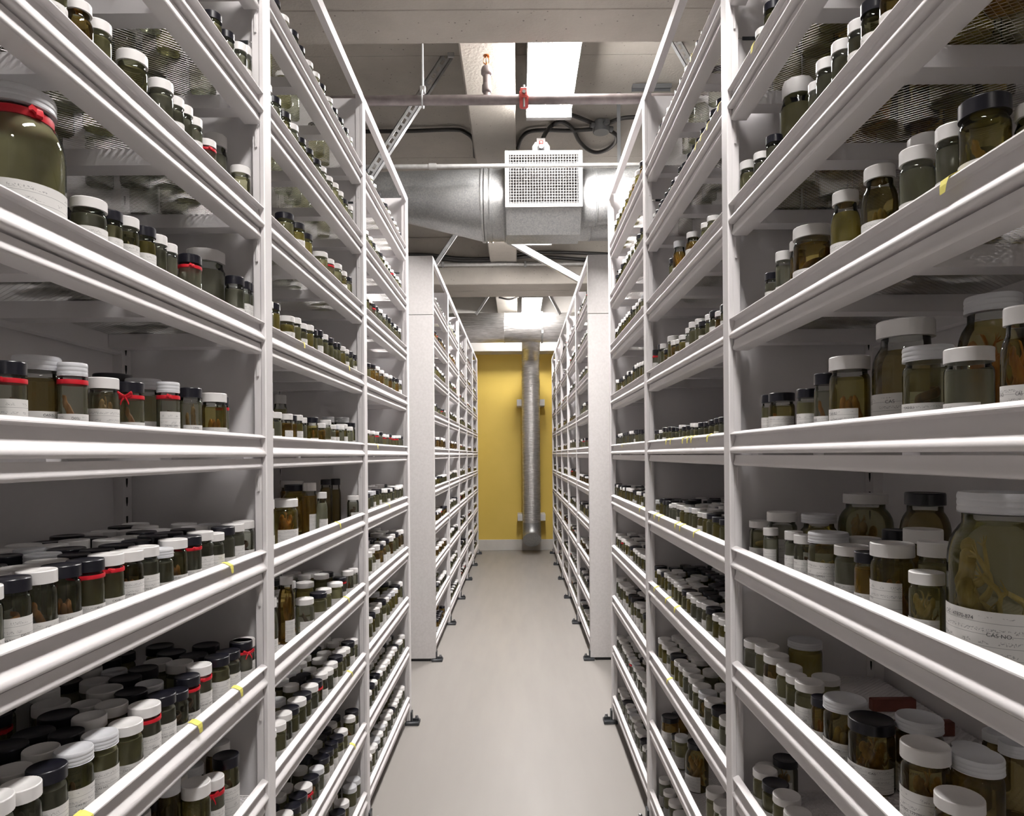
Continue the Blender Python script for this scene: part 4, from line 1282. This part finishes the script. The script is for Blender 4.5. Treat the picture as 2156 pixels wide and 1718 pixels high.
def strut(p0, p1, wd, th, label, holes=True, m='strut'):
    p0, p1 = Vector(p0), Vector(p1)
    if p0.z < SLAB - .02: p0 = p0 + (p0 - p1) * ((SLAB - .006 - p0.z) / (p0.z - p1.z))
    d = (p1 - p0); L_ = d.length; d.normalize()
    sd = Vector((0, 1, 0)); sd = (sd - d * sd.dot(d)).normalized(); nn = d.cross(sd)
    mb = MB()
    def slab(a0, a1, u0, u1, v0, v1):
        vs = [p0 + d * a_ + nn * u_ + sd * v_ for a_ in (a0, a1) for u_ in (u0, u1) for v_ in (v0, v1)]
        mb.add(vs, [(0, 1, 3, 2), (4, 6, 7, 5), (0, 4, 5, 1), (2, 3, 7, 6), (0, 2, 6, 4), (1, 5, 7, 3)])
    slab(0, L_, -wd / 2, -wd / 2 + .004, -th / 2, th / 2); slab(0, L_, wd / 2 - .004, wd / 2, -th / 2, th / 2)
    if holes:
        slab(0, L_, -wd / 2, -wd * .17, -th / 2, -th / 2 + .004); slab(0, L_, wd * .17, wd / 2, -th / 2, -th / 2 + .004)
        nn_ = max(3, int(L_ / .05))
        for i in range(nn_): slab(i * L_ / nn_, i * L_ / nn_ + .018, -wd * .17, wd * .17, -th / 2, -th / 2 + .004)
    else: slab(0, L_, -wd / 2, wd / 2, -th / 2, -th / 2 + .004)
    return thing('strut_brace', label, 'brace', (0, 0, 0), 'slanting steel braces under the ceiling', mb.mesh('strut_brace', M[m], 0))
s1 = strut(at(947, 112, 4.45), at(778, 372, 4.45), .062, .041, 'slotted steel strut slanting behind the sprinkler pipe, left of the joist')
at0 = at(948, 108, 4.45)
thing('strut_bracket', 'grey steel bracket fixing the slotted strut to the ceiling', 'bracket', tuple(at0), None,
      MB().bbox((-.09, -.05, -.02), (.07, .05, .012), .003).bbox((-.012, -.055, -.07), (.03, -.04, .0), .003).tube([(.03, -.05, -.005), (.03, -.075, -.005)], .016, 6).mesh('strut_bracket', M['strut']))
strut(at(1060, 500, 7.0), at(1225, 592, 7.0), .066, .045, 'bright steel strut slanting below the big duct toward the right racks', False)
strut(at(957, 497, 6.6), at(917, 556, 6.6), .040, .03, 'thin steel strut slanting below the tapering duct end', False)
strut(at(1026, 626, 9.3), at(1002, 662, 9.3), .035, .03, 'small far strut left of the far joist', False)
strut(at(1160, 626, 9.3), at(1180, 662, 9.3), .035, .03, 'small far strut right of the far ceiling light', False)
strut(at(1417, 78, 4.3), at(1450, 135, 4.3), .055, .035, 'slotted steel strut beside the right rack top')
ch = at(1372, 180, z=SLAB - .02)
thing('ceiling_channel', 'short grey channel fixed to the ceiling behind the right rack rail', 'channel', tuple(ch), None,
      MB().extrude([(-.026, 0), (-.026, -.03), (-.020, -.03), (-.020, -.006), (.020, -.006), (.020, -.03), (.026, -.03), (.026, 0)], -.14, .14).mesh('ceiling_channel', M['junction'], 0)).rotation_euler = (0, 0, R(90))
vs_ = at(1303, 280, 4.9)
thing('hanger_strap', 'thin grey hanger strap dropping to the duct near the right rack', 'hanger', (vs_.x, 4.9, 3.55), None,
      MB().bbox((-.013, -.004, 0), (.013, .004, SLAB - 3.55), .001).mesh('hanger_strap', M['junction'], 0))
cz2 = at(1080, 556, 8.07).z
thing('conduit', 'zinc conduit along the face of the second ceiling beam', 'conduit', (0, 0, 0), None, MB().tube([(-1.6, 8.075, cz2), (1.5, 8.075, cz2)], .024, 12).mesh('conduit_run', M['conduit']))
for q_ in (-.9, .1, .9): ob('clip', MB().bbox((q_ - .015, 8.045, cz2 - .03), (q_ + .015, 8.109, cz2 + .03), .004).mesh('conduit_clip', M['strut']), bpy.data.objects['conduit.001'])

EY = 10.35
ez = at(1080, 690, EY).z; ER = .228
d2 = thing('cross_duct', 'silver foil-wrapped cross duct below the far ceiling light', 'duct')
m = MB().lathe([(ER, -2.4), (ER, at(1060, 690, EY).x), (ER + .006, at(1062, 690, EY).x), (ER, at(1064, 690, EY).x), (ER, 2.4)], 32)
ob('duct_run', MB().join(m, lambda q: (q[2], EY + q[0], ez + q[1])).mesh('cross_duct', M['foil']), d2)
cx2 = at(1141, 690, EY).x
m = MB().lathe([(ER, cx2 - .012), (ER + .016, cx2 - .012), (ER + .016, cx2 + .012), (ER, cx2 + .012)], 32)
mb = MB().join(m, lambda q: (q[2], EY + q[0], ez + q[1])); mb.bbox((cx2 - .016, EY - ER - .045, ez - .14), (cx2 + .016, EY - ER - .005, ez - .09), .003)
ob('strap', mb.mesh('duct_strap', M['galv']), d2)
VX = at(1118, 900, 11.0).x; VY = 11.0; VR = .147
v = thing('vertical_duct', 'wrapped silver duct standing down the yellow wall', 'duct')
P = spline([(VX, EY + .05, ez - .10), (VX, EY + .20, ez - .22), (VX, VY - .12, ez - .34), (VX, VY, ez - .52), (VX, VY, ez - .8)], 6)
m = MB().tube(P, [VR * (.97 + .045 * (i % 2)) for i in range(len(P))], 24, cap=False)
ob('elbow', m.mesh('duct_elbow', M['foil'], 60), v)
zt, zb_ = ez - .72, .50
m = MB().lathe([(VR, zb_), (VR, zt)] if False else [(VR + (.003 if i % 2 else 0), zb_ + (zt - zb_) * i / 26) for i in range(27)], 28)
ob('duct_run', MB().join(m, lambda q: (VX + q[0], VY + q[1], q[2])).mesh('vertical_run', M['foil'], 60), v)
m = MB(); n = 28
rings = [(0, .52, 0), (0, .44, .02), (-.03, .36, .25), (-.09, .28, .65), (-.135, .245, .95)]
for dy, zz, tl in rings:
    for k in range(n):
        a_ = 2 * math.pi * k / n; q = Vector((math.cos(a_) * VR * 1.03, math.sin(a_) * VR * 1.03, 0))
        q = Matrix.Rotation(-tl, 3, 'X') @ q
        m.v.append((VX + q.x, VY + dy + q.y, zz + q.z))
for i in range(len(rings) - 1):
    for k in range(n):
        k2 = (k + 1) % n; m.f.append((i * n + k, i * n + k2, (i + 1) * n + k2, (i + 1) * n + k)); m.mi.append(0)
c0 = len(m.v); m.v.append((VX, VY - .120, .252))
for k in range(n): m.f.append(((len(rings) - 1) * n + k, (len(rings) - 1) * n + (k + 1) % n, c0)); m.mi.append(0)
ob('end_cap', m.mesh('duct_end', M['galv'], 50), v, label='round turned-out bottom end')
for yy in (849, 1088):
    z_ = at(1118, yy, 11.2).z
    for sg in (-1, 1):
        ob('wall_bracket', MB().bbox((VX + sg * (VR + .004), 11.05, z_ - .055), (VX + sg * (VR + .085), WALL_Y - .001, z_ + .055), .004).mesh('wall_bracket', M['white_paint']), v, label='white bracket fixing the duct to the wall')
